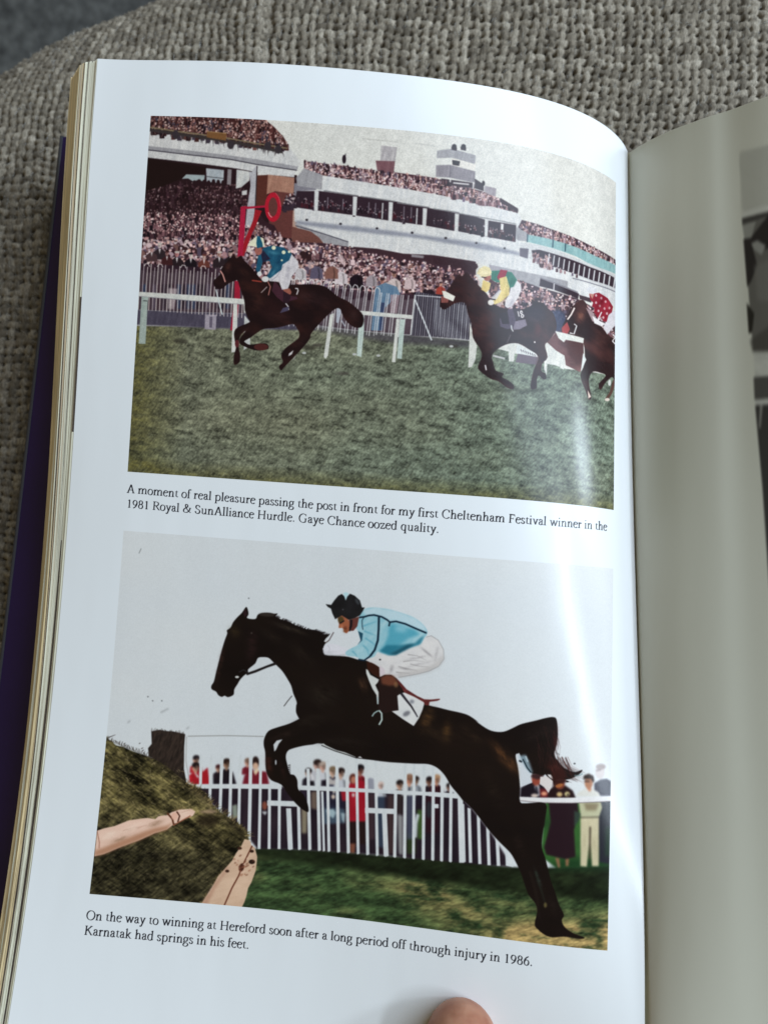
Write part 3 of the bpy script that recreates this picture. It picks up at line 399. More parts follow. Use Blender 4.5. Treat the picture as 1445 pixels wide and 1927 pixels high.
def print_lower():
    frame(SA, SB, V3, V4); x0, y0, x1, y1 = CLIP; h, w = y1 - y0, x1 - x0
    b = noise(h, w, 260, 160, 70, .2, 2); INK[y0:y1, x0:x1] = mix((206, 215, 222), (211, 218, 222), b) + ((noise(h, w, 3, 3, 71, 0, 2) - .5) * .008)[..., None]
    A, B2, C, D, E, G = Z(370, 1090, 4.5156), Z(590, 1090, 4.5156), Z(770, 1290, 3.6125), Z(450, 1330, 3.6125), Z(160, 1350, 3.6125), Z(800, 1480, 4.014)
    S = Z(150, 980, 3.6125)
    for p, q in (((405, 222), (420, 188)), ((550, 1305), (606, 1276)), ((328, 1376), (346, 1356)), ((725, 1416), (745, 1402))): S.line([p, ((p[0] + q[0]) / 2, (p[1] + q[1]) / 2), q], 4, (110, 114, 116))
    for x, y in ((1150, 527), (466, 1196), (560, 1224), (498, 1224)): S.ell(x, y, 5, 5, (90, 92, 96), n=6)
    # crowd and ground behind the pickets
    def dirt(h, w, x0, y0): return mix((24, 18, 30), (48, 36, 46), noise(h, w, 14, 60, 72))
    P = np.concatenate([E.p([(735, 470), (1340, 470)]), D.p([(300, 545), (430, 560), (900, 580), (1445, 600)]), C.p([(330, 740), (420, 830), (560, 1010), (700, 1230)]), D.p([(1445, 1060), (1000, 1010), (400, 970), (120, 965)]), E.p([(1170, 890), (1050, 740), (900, 620)])])
    put(tex(P), 0, fn=dirt)
    for pts, cc in (([(740, 590), (800, 590), (790, 900), (740, 900)], (36, 60, 40)), ([(1210, 700), (1245, 700), (1250, 900), (1215, 900)], (62, 96, 44)), ([(1140, 860), (1200, 860), (1200, 1000), (1140, 1000)], (44, 62, 34)), ([(880, 590), (925, 590), (925, 900), (880, 900)], (60, 44, 52)), ([(925, 610), (990, 600), (990, 960), (930, 950)], (52, 66, 86)), ([(1010, 600), (1050, 600), (1050, 1000), (1010, 1000)], (66, 50, 52)), ([(1130, 600), (1200, 600), (1185, 900), (1140, 900)], (70, 76, 96)), ([(1265, 610), (1360, 600), (1355, 860), (1270, 860)], (44, 18, 30)), ([(420, 570), (462, 560), (468, 700), (425, 690)], (40, 32, 48)), ([(425, 680), (465, 660), (460, 860), (425, 860)], (150, 142, 118)), ([(490, 580), (530, 575), (530, 700), (490, 690)], (120, 104, 92)), ([(560, 640), (600, 650), (720, 700), (718, 790), (560, 800)], (70, 90, 108)), ([(1070, 600), (1112, 600), (1112, 730), (1075, 730)], (46, 38, 40)), ([(1075, 730), (1112, 740), (1112, 1010), (1085, 1000)], (156, 160, 162)), ([(555, 580), (720, 580), (715, 690), (560, 690)], (30, 30, 50))):
        D.poly(pts, cc, .85, 1)
    def person(z, x, y, k, hair, face, body, hat=0):
        z.poly([(x - k * 1.5, y + k * 3.2), (x - k * 1.35, y + k * 1.7), (x - k * .5, y + k * 1.1), (x + k * .5, y + k * 1.1), (x + k * 1.4, y + k * 1.8), (x + k * 1.6, y + k * 3.2)], body)
        z.ell(x, y, k * .75, k, face); z.ell(x + k * .1, y - k * .45, k * .85, k * .7, hair); z.poly([(x - k * .3, y + k * .8), (x + k * .35, y + k * .8), (x + k * .2, y + k * 1.5), (x - k * .2, y + k * 1.4)], face)
        z.ell(x + k * .35, y + k * .2, k * .35, k * .7, np.array(face) * .62, .8); z.line([(x - k * .6, y + k * .02), (x + k * .1, y - k * .02)], k * .2, (70, 44, 40), .8); z.line([(x - k * .35, y + k * .5), (x + k * .05, y + k * .48)], k * .12, (130, 60, 56), .8); z.ell(x - k * .35, y + k * .15, k * .12, k * .25, np.minimum(255, np.array(face) * 1.15), .8)
        z.poly([(x + k * .4, y + k * 1.3), (x + k * 1.3, y + k * 1.8), (x + k * 1.5, y + k * 3.2), (x + k * .7, y + k * 3.2)], np.array(body) * .6, .7); z.line([(x - k * 1.2, y + k * 1.9), (x - k * .8, y + k * 2.6), (x - k * .9, y + k * 3.2)], k * .3, np.minimum(255, np.array(body) * 1.4 + 12), .5)
    person(E, 755, 288, 28, (30, 24, 30), (190, 150, 130), (160, 30, 40)); person(E, 752, 340, 32, (28, 20, 22), (196, 150, 128), (168, 26, 38)); E.poly([(725, 392), (790, 380), (835, 340), (850, 455), (725, 458)], (160, 26, 38)); E.poly([(745, 372), (775, 398), (778, 415), (760, 405)], (206, 200, 200))
    E.poly([(872, 455), (872, 385), (905, 365), (960, 370), (1010, 385), (1030, 455)], (26, 20, 30)); person(E, 905, 345, 22, (60, 24, 30), (180, 140, 120), (28, 20, 30)); person(E, 962, 315, 32, (38, 24, 22), (150, 118, 96), (26, 20, 28))
    E.poly([(1070, 455), (1085, 395), (1140, 360), (1235, 370), (1252, 455)], (112, 26, 42)); person(E, 1105, 305, 26, (120, 96, 84), (196, 150, 132), (104, 24, 38)); E.ell(1160, 310, 26, 46, (36, 22, 22)); E.ell(1160, 330, 20, 24, (206, 170, 146)); E.poly([(1145, 370), (1170, 345), (1185, 360), (1160, 395)], (222, 200, 170)); E.ell(1222, 600, 18, 30, (130, 74, 60)); E.poly([(1200, 640), (1240, 640), (1225, 665)], (200, 206, 210)); E.poly([(1000, 600), (1035, 590), (1040, 680), (1005, 690)], (130, 140, 130))
    person(D, 470, 448, 28, (30, 24, 28), (160, 130, 116), (30, 26, 36)); person(D, 530, 395, 34, (40, 28, 28), (190, 160, 150), (186, 188, 196)); person(D, 568, 405, 30, (176, 160, 150), (206, 166, 150), (200, 204, 212)); person(D, 635, 440, 32, (120, 100, 80), (200, 170, 150), (40, 40, 60)); person(D, 690, 450, 32, (36, 24, 24), (190, 156, 140), (190, 196, 206)); D.poly([(600, 470), (640, 500), (660, 480), (655, 530), (600, 530)], (180, 176, 176)); D.poly([(560, 500), (600, 495), (600, 540), (556, 540)], (30, 24, 36))
    person(D, 820, 430, 34, (22, 18, 24), (150, 96, 84), (130, 24, 36)); D.poly([(742, 545), (755, 515), (800, 500), (850, 505), (860, 580), (862, 780), (745, 780), (746, 640)], (160, 22, 40), fn=lambda h, w, x0, y0: mix((140, 16, 34), (176, 34, 50), noise(h, w, 20, 40, 73))); D.poly([(748, 780), (862, 780), (858, 935), (752, 930)], (36, 22, 24)); D.poly([(752, 930), (792, 930), (785, 995), (755, 990)], (120, 74, 58)); D.ell(775, 490, 28, 36, (88, 44, 38)); D.ell(778, 498, 18, 26, (184, 120, 100)); D.ell(776, 600, 10, 14, (216, 206, 206)); D.poly([(690, 575), (750, 575), (748, 640), (700, 640)], (150, 30, 46)); D.ell(640, 612, 14, 16, (206, 190, 176)); D.ell(645, 580, 10, 9, (216, 212, 206)); D.poly([(590, 700), (640, 695), (660, 720), (640, 760), (600, 730)], (156, 180, 190)); D.poly([(690, 720), (722, 725), (715, 795), (700, 770)], (150, 170, 180))
    D.poly([(860, 500), (890, 482), (915, 490), (920, 580), (862, 580)], (146, 150, 164)); person(D, 962, 535, 24, (206, 186, 180), (206, 180, 172), (190, 196, 206)); person(D, 1090, 530, 30, (30, 24, 26), (186, 150, 130), (46, 38, 42)); person(D, 1200, 500, 26, (36, 26, 26), (150, 120, 104), (150, 158, 170)); person(D, 1155, 495, 34, (140, 104, 84), (196, 140, 116), (190, 196, 200)); D.poly([(1150, 545), (1165, 548), (1162, 575), (1150, 575)], (50, 54, 70)); person(D, 1290, 505, 28, (30, 22, 26), (120, 84, 70), (36, 26, 36)); person(D, 1340, 495, 32, (176, 140, 110), (190, 140, 116), (52, 20, 30)); person(D, 1425, 545, 24, (30, 24, 26), (120, 90, 80), (30, 24, 36)); D.ell(1240, 640, 26, 30, (30, 26, 40)); D.line([(1215, 730), (1200, 790), (1195, 890)], 24, (190, 200, 206)); D.ell(1290, 700, 20, 60, (44, 60, 66), .6)
    # turf
    gp = np.concatenate([E.p([(1060, 880), (1170, 895)]), D.p([(120, 965), (400, 972), (700, 990), (1000, 1015), (1445, 1055)]), C.p([(700, 1235), (1000, 1240), (1385, 1225)]), [(1165, 1640), (1165, 1810), (800, 1770), (430, 1725), (420, 1700)]])
    def turf(h, w, X0, Y0):
        X = (np.arange(w)[None, :] + X0) / TW + np.zeros((h, 1)); Y = (np.arange(h)[:, None] + Y0) / TH + np.zeros((1, w))
        st = noise(h, w, 15, 4, 74, -.35, 3, .7); md = noise(h, w, 52, 20, 75, -.05, 4, .65); lg = noise(h, w, 200, 90, 76, 0, 2)
        dist = Y - (.832 + .012 * X)
        tan = np.clip((lg - .40) * 3.2 + np.clip((X - .34) * 2.6, 0, .8), 0, 1) * np.clip(dist * 60, 0, 1)
        c = mix((40, 60, 38), (66, 86, 52), md); c = c + (C3((148, 130, 86)) - c) * (tan * np.clip(md * 3.6 - 1.05, 0, 1))[..., None]
        c = c * (1 - .55 * np.clip(1 - dist * 130, 0, 1))[..., None]
        return c * (1 + (st - .5) * 1.0 + (md - .5) * .9)[..., None]
    put(tex(gp), 0, fn=turf)
    # group at the right rail
    C.poly([(925, 780), (1372, 780), (1372, 1225), (1000, 1240), (890, 1160)], (44, 92, 42), fn=lambda h, w, x0, y0: mix((30, 58, 32), (58, 112, 50), noise(h, w, 40, 60, 77))); C.poly([(1040, 1170), (1385, 1180), (1385, 1250), (940, 1250)], (22, 52, 30), .8, 6)
    C.poly([(1290, 780), (1375, 780), (1368, 1215), (1290, 1200), (1285, 900)], (32, 34, 44)); C.poly([(1330, 960), (1368, 960), (1362, 1160), (1330, 1160)], (34, 62, 44), .7, 3); C.poly([(1258, 750), (1256, 665), (1300, 640), (1340, 635), (1374, 655), (1374, 750)], (52, 52, 68)); C.ell(1295, 590, 32, 46, (196, 190, 192)); C.ell(1300, 552, 34, 20, (150, 140, 140)); C.line([(1268, 578), (1300, 574)], 6, (96, 80, 84))
    C.poly([(1130, 755), (1150, 722), (1200, 700), (1240, 700), (1285, 725), (1300, 755)], (206, 208, 204)); C.ell(1218, 660, 28, 44, (170, 122, 96)); C.poly([(1180, 640), (1185, 612), (1218, 600), (1250, 615), (1256, 650), (1246, 660), (1235, 635), (1195, 635)], (42, 30, 28)); C.line([(1188, 650), (1225, 652)], 8, (40, 28, 28)); C.poly([(1205, 700), (1240, 700), (1225, 725)], (190, 130, 104))
    C.poly([(1150, 790), (1300, 790), (1310, 830), (1288, 895), (1165, 895)], (176, 178, 148)); C.poly([(1185, 800), (1290, 800), (1270, 850), (1200, 850)], (120, 108, 84), .8, 2); C.poly([(1162, 898), (1288, 898), (1286, 1228), (1240, 1228), (1228, 1000), (1205, 1232), (1162, 1228)], 0, fn=lambda h, w, x0, y0: mix((170, 164, 134), (204, 198, 168), noise(h, w, 12, 30, 78))); C.line([(1228, 960), (1224, 1180)], 12, (70, 62, 50)); C.line([(1160, 898), (1290, 894)], 6, (60, 52, 44))
    C.poly([(885, 800), (925, 860), (915, 960), (890, 960)], (26, 18, 26)); C.poly([(945, 790), (1140, 790), (1150, 880), (1118, 980), (1128, 1165), (1060, 1180), (930, 1150), (915, 1100), (960, 930)], (34, 20, 28)); C.poly([(1120, 850), (1165, 870), (1150, 920), (1120, 960)], (44, 60, 52)); C.poly([(990, 1170), (1018, 1175), (1025, 1235), (1010, 1240)], (130, 96, 70)); C.poly([(1060, 1180), (1085, 1178), (1080, 1228), (1062, 1228)], (130, 96, 70))
    C.poly([(750, 760), (756, 695), (820, 655), (895, 665), (935, 705), (945, 765)], (24, 18, 28)); C.poly([(885, 700), (935, 700), (945, 762), (890, 762)], (90, 26, 32)); C.poly([(855, 670), (880, 668), (885, 750), (872, 750), (850, 690)], (206, 208, 214)); C.line([(862, 685), (872, 740)], 14, (24, 22, 34)); C.ell(862, 640, 32, 42, (140, 66, 52)); C.poly([(825, 625), (830, 600), (870, 592), (905, 600), (912, 625), (870, 640)], (56, 34, 36)); C.ell(915, 735, 20, 14, (216, 150, 120)); C.ell(850, 748, 24, 12, (206, 190, 180))
    C.poly([(938, 765), (945, 715), (985, 680), (1060, 680), (1110, 715), (1130, 765)], (32, 16, 20)); C.ell(1022, 672, 34, 34, (120, 62, 46)); C.poly([(975, 640), (1060, 635), (1065, 660), (985, 665)], (44, 20, 24)); C.ell(1020, 740, 20, 16, (196, 170, 120)); C.ell(1072, 738, 18, 16, (216, 206, 150)); C.ell(1076, 742, 8, 8, (30, 22, 24))
    soften(3, .85, (CLIP[0], int(.69 * TH), CLIP[2], int(.845 * TH)))
    # pickets and rails
    PK = lambda h, w, x0, y0: mix((196, 206, 212), (216, 222, 226), noise(h, w, 6, 18, 79))
    for x, xb, yb, wd in ((790, 786, 470, 20), (857, 850, 560, 20), (932, 918, 668, 22), (995, 985, 690, 22), (1055, 1046, 745, 20), (1128, 1116, 850, 24), (1196, 1184, 895, 20), (1256, 1252, 895, 20), (1322, 1320, 895, 20)):
        E.poly([(x - wd / 2, 255 if x < 1200 else 455), (x + wd / 2, 255 if x < 1200 else 455), (xb + wd / 2, yb), (xb - wd / 2, yb)], 0, fn=PK)
    for x, wd in ((343, 34), (405, 22), (475, 22), (540, 22), (571, 16), (605, 20), (670, 22), (737, 22), (803, 20), (868, 22), (933, 20), (993, 34), (1060, 22), (1127, 22), (1187, 20), (1254, 22), (1318, 22), (1378, 22), (1438, 22)):
        top = 355 if x > 560 else (690 if x in (343,) else 420); top = 575 if x in (571,) else top; top = 720 if x == 993 else top; top = 590 if x == 1060 else top
        off = -6 if x < 1000 else 3; yb = 968 + max(0, x - 450) * .085
        D.poly([(x - wd / 2 + off, top), (x + wd / 2 + off, top), (x + wd / 2 - off, yb), (x, yb + 7), (x - wd / 2 - off, yb)], 0, fn=PK)
    for x, wd, yt, yb in ((352, 36, 760, 1205), (412, 22, 830, 1205), (475, 22, 880, 1214), (538, 22, 950, 1222), (602, 24, 1035, 1226), (372, 14, 800, 1200)):
        C.poly([(x - wd / 2 - 6, yt), (x + wd / 2 - 6, yt + 8), (x + wd / 2 + 4, yb), (x - wd / 2 + 4, yb)], 0, fn=PK)
    C.poly([(650, 1100), (680, 1140), (708, 1235), (655, 1225)], 0, fn=PK)
    E.poly([(730, 455), (1335, 455), (1338, 485), (740, 485)], 0, fn=PK); D.poly([(-40, 528), (290, 532), (290, 560), (-40, 556)], 0, fn=PK); D.poly([(415, 535), (850, 556), (1300, 580), (1445, 588), (1445, 618), (1300, 606), (850, 582), (415, 566)], 0, fn=PK); C.poly([(130, 722), (330, 735), (350, 760), (345, 770), (130, 752)], 0, fn=PK)
    D.poly([(192, 636), (375, 642), (410, 668), (400, 680), (192, 672)], 0, fn=PK); D.poly([(855, 686), (1065, 694), (1065, 730), (855, 722)], 0, fn=PK); D.poly([(1320, 660), (1355, 662), (1355, 690), (1320, 690)], 0, fn=PK); D.poly([(265, 535), (288, 535), (285, 640), (265, 640)], 0, fn=PK)
    E.line([(700, 128), (960, 124), (1216, 130)], 6, (150, 152, 152)); E.line([(692, 130), (688, 300), (712, 440)], 6, (170, 172, 172)); E.poly([(700, 440), (740, 455), (800, 480), (760, 490)], (200, 200, 196))
    C.poly([(750, 757), (900, 764), (1100, 764), (1374, 752), (1374, 784), (1100, 798), (900, 795), (752, 782)], 0, fn=lambda h, w, x0, y0: mix((206, 208, 212), (220, 222, 224), noise(h, w, 9, 9, 80))); C.line([(752, 783), (900, 796), (1100, 799), (1374, 786)], 5, (120, 110, 114))
    # brush fence
    def brush(h, w, X0, Y0):
        st = noise(h, w, 22, 3.4, 81, .5, 3); st2 = noise(h, w, 18, 3.4, 82, -.7, 3); md = noise(h, w, 80, 30, 83, .4, 3)
        Y = (np.arange(h)[:, None] + Y0) / TH + np.zeros((1, w)); X = (np.arange(w)[None, :] + X0) / TW + np.zeros((h, 1))
        low = np.clip((Y - .79 - (X - .1) * .1) * 22, 0, 1)
        c = mix((62, 58, 34), (122, 112, 74), st * .6 + md * .6 - .1); d2 = mix((34, 32, 22), (72, 68, 48), st2)
        c = c + (d2 - c) * low[..., None]; top = np.clip(((X - .1) * .42 + .722 - Y) * 60, 0, 1); c = c + (C3((34, 28, 26)) - c) * (top * .9)[..., None]
        cl = noise(h, w, 30, 16, 183, .2, 4, .8); return c * np.clip(.12 + st * .75 + st2 * .75 + (md - .5) * 1.3 + (cl - .5) * 1.7, .14, 2.1)[..., None]
    hed = [(148, 125), (162, 150), (185, 160), (210, 190), (260, 200), (330, 232), (420, 262), (445, 272), (520, 300), (600, 340), (672, 350), (692, 445), (730, 465), (765, 482), (822, 515), (862, 582), (912, 640), (962, 672), (1045, 722), (1104, 772), (1112, 832), (1062, 900), (1002, 990), (902, 1092), (800, 1255), (800, 1290), (0, 1290), (20, 900)]
    E.poly(hed, 0, fn=brush)
    E.poly([(437, 265), (430, 210), (455, 180), (452, 95), (510, 84), (545, 92), (600, 95), (640, 104), (682, 115), (676, 200), (674, 350), (690, 440), (640, 400), (560, 330)], 0, fn=lambda h, w, x0, y0: mix((24, 20, 20), (66, 54, 48), noise(h, w, 4, 16, 84, .3)))
    r = np.random.default_rng(9)
    for k in range(1700):
        x = 120 + r.random() * 900; y = 140 + r.random() * 1000
        if not inside((x, y), hed): continue
        an_ = .55 + r.normal() * .5 if y < 650 else -.6 + r.normal() * .6; L = 12 + 24 * r.random(); c0 = [(150, 140, 92), (176, 160, 120), (94, 88, 48), (34, 30, 20), (24, 22, 16), (60, 58, 30)][r.integers(6)]
        if y > 650 + (x - 300) * .1: c0 = tuple(np.array(c0) * .62)
        E.line([(x, y), (x + np.cos(an_) * L * .5, y + np.sin(an_) * L * .5 - 2), (x + np.cos(an_) * L, y + np.sin(an_) * L + 3)], 4.5, c0, .7, w2=1.5)
    for k in range(60):
        x = 150 + k * 9; y = 140 + (x - 150) * .42 if x < 450 else 90 + (x - 450) * .1
        if x < 682: E.line([(x, y + 12), (x + r.normal() * 4, y), (x + r.normal() * 8, y - 10 - 12 * r.random())], 5, (48, 40, 36), w2=1.5)
    for k in range(46):
        t_ = r.random(); x = 690 + t_ * 330; y = 440 + t_ * 260; E.line([(x - 8, y + 10), (x + 2, y), (x + 14 + r.random() * 16, y - 8 - 16 * r.random())], 4, [(140, 120, 80), (96, 84, 50)][k % 2], w2=1.5)
    for k in range(230):
        t_ = r.random(); i_ = min(len(hed) - 4, 12 + int(t_ * 14)); a_, b_ = np.array(hed[i_], float), np.array(hed[i_ + 1], float); q_ = a_ + (b_ - a_) * r.random(); n_ = np.array([(b_ - a_)[1], -(b_ - a_)[0]]); n_ = n_ / (np.linalg.norm(n_) + 1e-6); n_ = n_ + r.normal(size=2) * .55; L = 8 + 22 * r.random()**2
        E.line([q_ - n_ * 12, q_ + n_ * L * .4, q_ + n_ * L + (0, 2)], 5, [(110, 100, 60), (60, 54, 32), (38, 34, 22), (146, 132, 92)][r.integers(4)], .85, w2=1.2)
    for x, y, q in ((162, 132, 48), (265, 178, 14), (272, 190, 12), (385, 210, 14), (370, 176, 10), (392, 224, 12)): E.line([(x, y + 4), (x + q * .5, y - q * .1), (x + q, y - q * .3)], 6, (60, 52, 50), w2=2)
    E.ell(835, 700, 80, 46, (24, 18, 14), .8, blur=8); E.poly([(770, 640), (850, 625), (905, 640), (860, 655), (800, 650)], (180, 150, 130), .6, 1)
    def pole(c1, c2, s): return lambda h, w, x0, y0: mix(c1, c2, np.clip(noise(h, w, 40, 12, s, -.35) * .5 + .6 - (np.arange(h)[:, None] - h * .5) / h * .0, 0, 1))
    E.poly([(66, 945), (84, 770), (140, 752), (200, 740), (300, 700), (400, 686), (430, 684), (480, 692), (500, 672), (560, 665), (590, 645), (640, 628), (722, 622), (752, 640), (735, 668), (650, 708), (610, 722), (560, 762), (470, 790), (380, 832), (250, 880), (130, 930)], 0, fn=pole((196, 158, 138), (230, 200, 184), 85))
    E.poly([(66, 946), (70, 905), (130, 885), (250, 835), (380, 785), (470, 752), (560, 735), (600, 712), (560, 765), (470, 792), (380, 834), (250, 882), (130, 932)], (160, 112, 84), .75, 3)
    for k in range(26): f_ = r.random(); x = 100 + 560 * r.random(); y = 900 - (x - 70) * .42 - f_ * (100 - (x - 70) * .1); E.line([(x, y), (x + 30, y - 12), (x + 60 + 40 * r.random(), y - 28)], 3, [(150, 104, 86), (236, 204, 192)][k % 2], .5, w2=1)
    for x, y, rx, ry, c_ in ((160, 800, 70, 30, (236, 216, 200)), (330, 750, 90, 22, (240, 220, 204)), (480, 720, 60, 22, (150, 120, 98)), (250, 820, 80, 18, (140, 108, 84)), (680, 650, 40, 20, (230, 206, 190))): E.sheen(x, y, rx, ry, c_, .7, -.35)
    E.line([(84, 770), (100, 850), (98, 890)], 5, (150, 100, 84)); E.line([(560, 650), (595, 690), (605, 730)], 12, (90, 50, 34)); E.line([(625, 640), (645, 670), (632, 712)], 10, (76, 40, 28)); E.line([(600, 735), (720, 668)], 7, (150, 92, 70)); E.ell(610, 672, 22, 26, (226, 180, 160), .8)
    E.poly([(1085, 828), (1122, 836), (1132, 870), (1155, 885), (1172, 950), (1162, 1040), (1132, 1122), (1110, 1160), (1098, 1215), (1085, 1255), (1062, 1300), (790, 1280), (795, 1262), (868, 1150), (905, 1080), (960, 1020), (1000, 975), (1030, 920), (1060, 880)], 0, fn=pole((168, 136, 112), (214, 186, 162), 86))
    E.poly([(790, 1270), (868, 1150), (960, 1020), (990, 1010), (900, 1140), (830, 1275)], (168, 126, 106), .6, 3); E.line([(1138, 872), (1100, 950), (1072, 1010), (1045, 1078), (1000, 1160), (945, 1285)], 9, (96, 50, 36)); E.ell(1065, 1020, 18, 30, (70, 36, 28), rot=.3); E.ell(1135, 982, 22, 16, (40, 24, 20)); E.ell(1052, 890, 16, 10, (60, 36, 28)); E.ell(1135, 910, 14, 10, (50, 30, 24)); E.ell(968, 1045, 14, 10, (60, 36, 28))
    for k in range(46): x = 1000 + r.random() * 165; y = 930 + r.random() * 190; E.ell(x, y, 5 + 8 * r.random(), 4 + 5 * r.random(), [(150, 96, 74), (110, 66, 50), (226, 190, 170)][r.integers(3)], .55 if inside((x, y), [(1010, 960), (1150, 890), (1170, 960), (1110, 1140), (1070, 1140)]) else 0, rot=-.6, n=8)
    # the jumping horse
    body = np.concatenate([A.p([(422, 235), (438, 265), (442, 300), (430, 330), (500, 338), (520, 302), (560, 286), (620, 285), (660, 293), (690, 292), (672, 318), (712, 338), (750, 352), (792, 364), (832, 386), (882, 405), (940, 425), (1000, 430), (1060, 448), (1085, 452), (1072, 468), (1130, 470), (1096, 508), (1108, 530), (1080, 572), (1088, 640)]), B2.p([(200, 650), (300, 660), (400, 690), (470, 700), (560, 800), (700, 850), (760, 930), (860, 1005), (940, 1052), (985, 1073), (1060, 1090), (1150, 1113), (1250, 1135), (1322, 1160), (1400, 1215)]), C.p([(450, 240), (520, 290), (575, 312), (640, 314), (700, 290), (760, 262), (860, 238), (930, 220), (978, 215), (1000, 232), (1008, 310), (1000, 400), (984, 470), (1010, 512), (1042, 552), (1092, 580), (1130, 588), (1175, 573), (1160, 598), (1130, 618), (1090, 636), (1050, 640), (1000, 640), (985, 680), (972, 650), (930, 602), (910, 612), (860, 600), (832, 598), (800, 560), (775, 520), (752, 512), (735, 465), (722, 480), (738, 560), (748, 640), (752, 700), (752, 790), (800, 800), (925, 800), (922, 900), (905, 1010), (900, 1100)]), G.p([(905, 540), (930, 640), (950, 720), (980, 800), (1008, 890), (1046, 970), (1030, 1010), (1052, 1062), (1120, 1110), (1200, 1140), (1170, 1152), (1050, 1135), (960, 1140), (900, 1120), (850, 1080), (825, 1040), (845, 940), (828, 880), (780, 820), (750, 740), (720, 650), (682, 570), (640, 500), (560, 420), (480, 330), (360, 175), (270, 90)]), C.p([(380, 800), (330, 738), (282, 680), (240, 610), (190, 560), (130, 535)]), D.p([(1200, 387), (1100, 382), (1000, 375), (900, 362), (800, 350), (740, 330), (650, 290), (555, 250), (500, 257), (440, 265), (370, 282), (332, 300), (318, 340), (330, 400), (346, 455), (376, 465), (396, 500), (402, 560), (440, 600), (466, 660), (470, 716), (420, 690), (370, 640), (330, 590), (288, 530), (220, 500), (190, 455), (180, 400), (178, 310), (168, 262), (172, 215), (200, 165), (260, 140), (340, 115), (408, 82)]), A.p([(868, 1180), (846, 1132), (846, 1080), (850, 1040), (822, 970), (806, 910), (780, 860), (732, 785), (684, 735), (652, 705), (612, 668), (560, 662), (522, 670), (500, 715), (440, 765), (438, 792), (402, 820), (370, 855), (350, 890), (322, 935), (318, 975), (300, 992), (265, 1002), (240, 990), (215, 1000), (186, 985), (166, 955), (130, 935), (127, 905), (148, 870), (165, 800), (190, 700), (216, 600), (240, 520), (262, 460), (258, 435), (290, 410), (312, 365), (350, 320), (386, 285)])])
    put(tex(smooth(body, 3)), 0, fn=lambda h, w, x0, y0: mix((15, 10, 12), (27, 19, 17), noise(h, w, 120, 80, 87)))
    for z, x, y, rx, ry, cc, al, ro in ((B2, 425, 890, 62, 46, (104, 72, 50), .9, 1.1), (B2, 960, 1190, 60, 120, (92, 64, 36), .95, .35), (B2, 1130, 1290, 46, 90, (98, 68, 36), .9, .1), (C, 650, 490, 150, 44, (110, 70, 40), 1., .85), (C, 990, 380, 24, 110, (74, 28, 28), .8, .1), (A, 330, 440, 60, 50, (62, 50, 30), .8, .6), (A, 200, 720, 24, 150, (70, 44, 38), .8, .22), (A, 800, 420, 170, 24, (70, 62, 50), .8, .32), (A, 470, 560, 50, 130, (56, 34, 36), .8, .1), (A, 640, 480, 130, 40, (44, 36, 30), .7, .5), (A, 900, 640, 160, 60, (40, 33, 28), .7, .8), (D, 200, 380, 26, 80, (84, 40, 32), .85, -.1), (D, 290, 420, 18, 70, (60, 34, 30), .7, -.3), (D, 300, 190, 110, 26, (52, 38, 34), .7, -.25), (A, 1080, 980, 150, 130, (44, 38, 32), .8, .5), (A, 980, 1200, 160, 60, (38, 32, 28), .7, -.2), (D, 700, 240, 220, 40, (34, 28, 26), .8, .1), (C, 200, 330, 160, 60, (48, 36, 26), .7, .3), (C, 420, 330, 110, 60, (46, 34, 26), .8, .5), (C, 560, 700, 60, 160, (34, 26, 22), .8, -.3), (G, 850, 690, 14, 80, (56, 70, 62), .8, -.4), (G, 700, 420, 40, 120, (36, 26, 24), .8, -.4), (C, 860, 330, 120, 50, (38, 30, 28), .8, -.3), (C, 980, 560, 70, 60, (76, 30, 26), .7, .5), (G, 960, 900, 40, 90, (34, 26, 24), .8, -.3)):
        z.sheen(x, y, rx, ry, cc, al * .68, ro)
    G.line([(835, 640), (850, 720), (880, 800), (905, 880)], 11, (40, 52, 44), .8, w2=5, blur=2); G.ell(906, 896, 12, 20, (104, 96, 58), .8, blur=1); G.line([(790, 640), (830, 780), (850, 900), (860, 1000)], 16, (34, 26, 24), .8, w2=10, blur=3)
    for k in range(70):
        t_ = r.random(); x = 860 + 150 * t_; y = 250 + 250 * r.random(); C.line([(x, y), (x + 14 + 10 * r.random(), y + 60), (x + 10, y + 110 + 40 * r.random())], 3.5, [(46, 26, 26), (8, 6, 8), (64, 34, 32)][k % 3], .5, w2=1)
    for k in range(60):
        x = 960 + 120 * r.random(); y = 480 + 90 * r.random(); C.line([(x, y), (x + 30, y + 60 + 20 * r.random()), (x + 80 + 50 * r.random(), y + 95 + 20 * r.random())], 4, [(60, 26, 24), (14, 10, 12), (84, 44, 40)][k % 3], .55, w2=1)
    A.ell(600, 302, 70, 14, (56, 50, 46), .8, .05, blur=2); A.poly([(395, 285), (420, 245), (432, 300), (410, 325)], (40, 24, 30)); A.ell(345, 831, 17, 10, (206, 212, 210)); A.line([(360, 790), (400, 770), (435, 790)], 8, (44, 44, 48)); A.ell(468, 458, 8, 8, (60, 54, 50))
    A.line([(425, 805), (500, 782), (600, 738), (676, 715)], 20, (28, 24, 26)); A.poly([(520, 672), (560, 664), (610, 670), (655, 710), (560, 748), (500, 770), (440, 792), (442, 768), (500, 718)], (204, 212, 218)); A.line([(425, 808), (500, 784), (600, 742), (676, 717)], 19, (30, 26, 28))
    A.line([(742, 1080), (775, 1035), (812, 990)], 6, (44, 40, 42)); A.ell(838, 1040, 10, 26, (202, 210, 216), rot=-.4); A.line([(1090, 545), (1125, 520), (1165, 450)], 8, (76, 60, 62)); A.poly([(1082, 530), (1098, 505), (1130, 480), (1112, 520), (1100, 535)], (206, 212, 216))
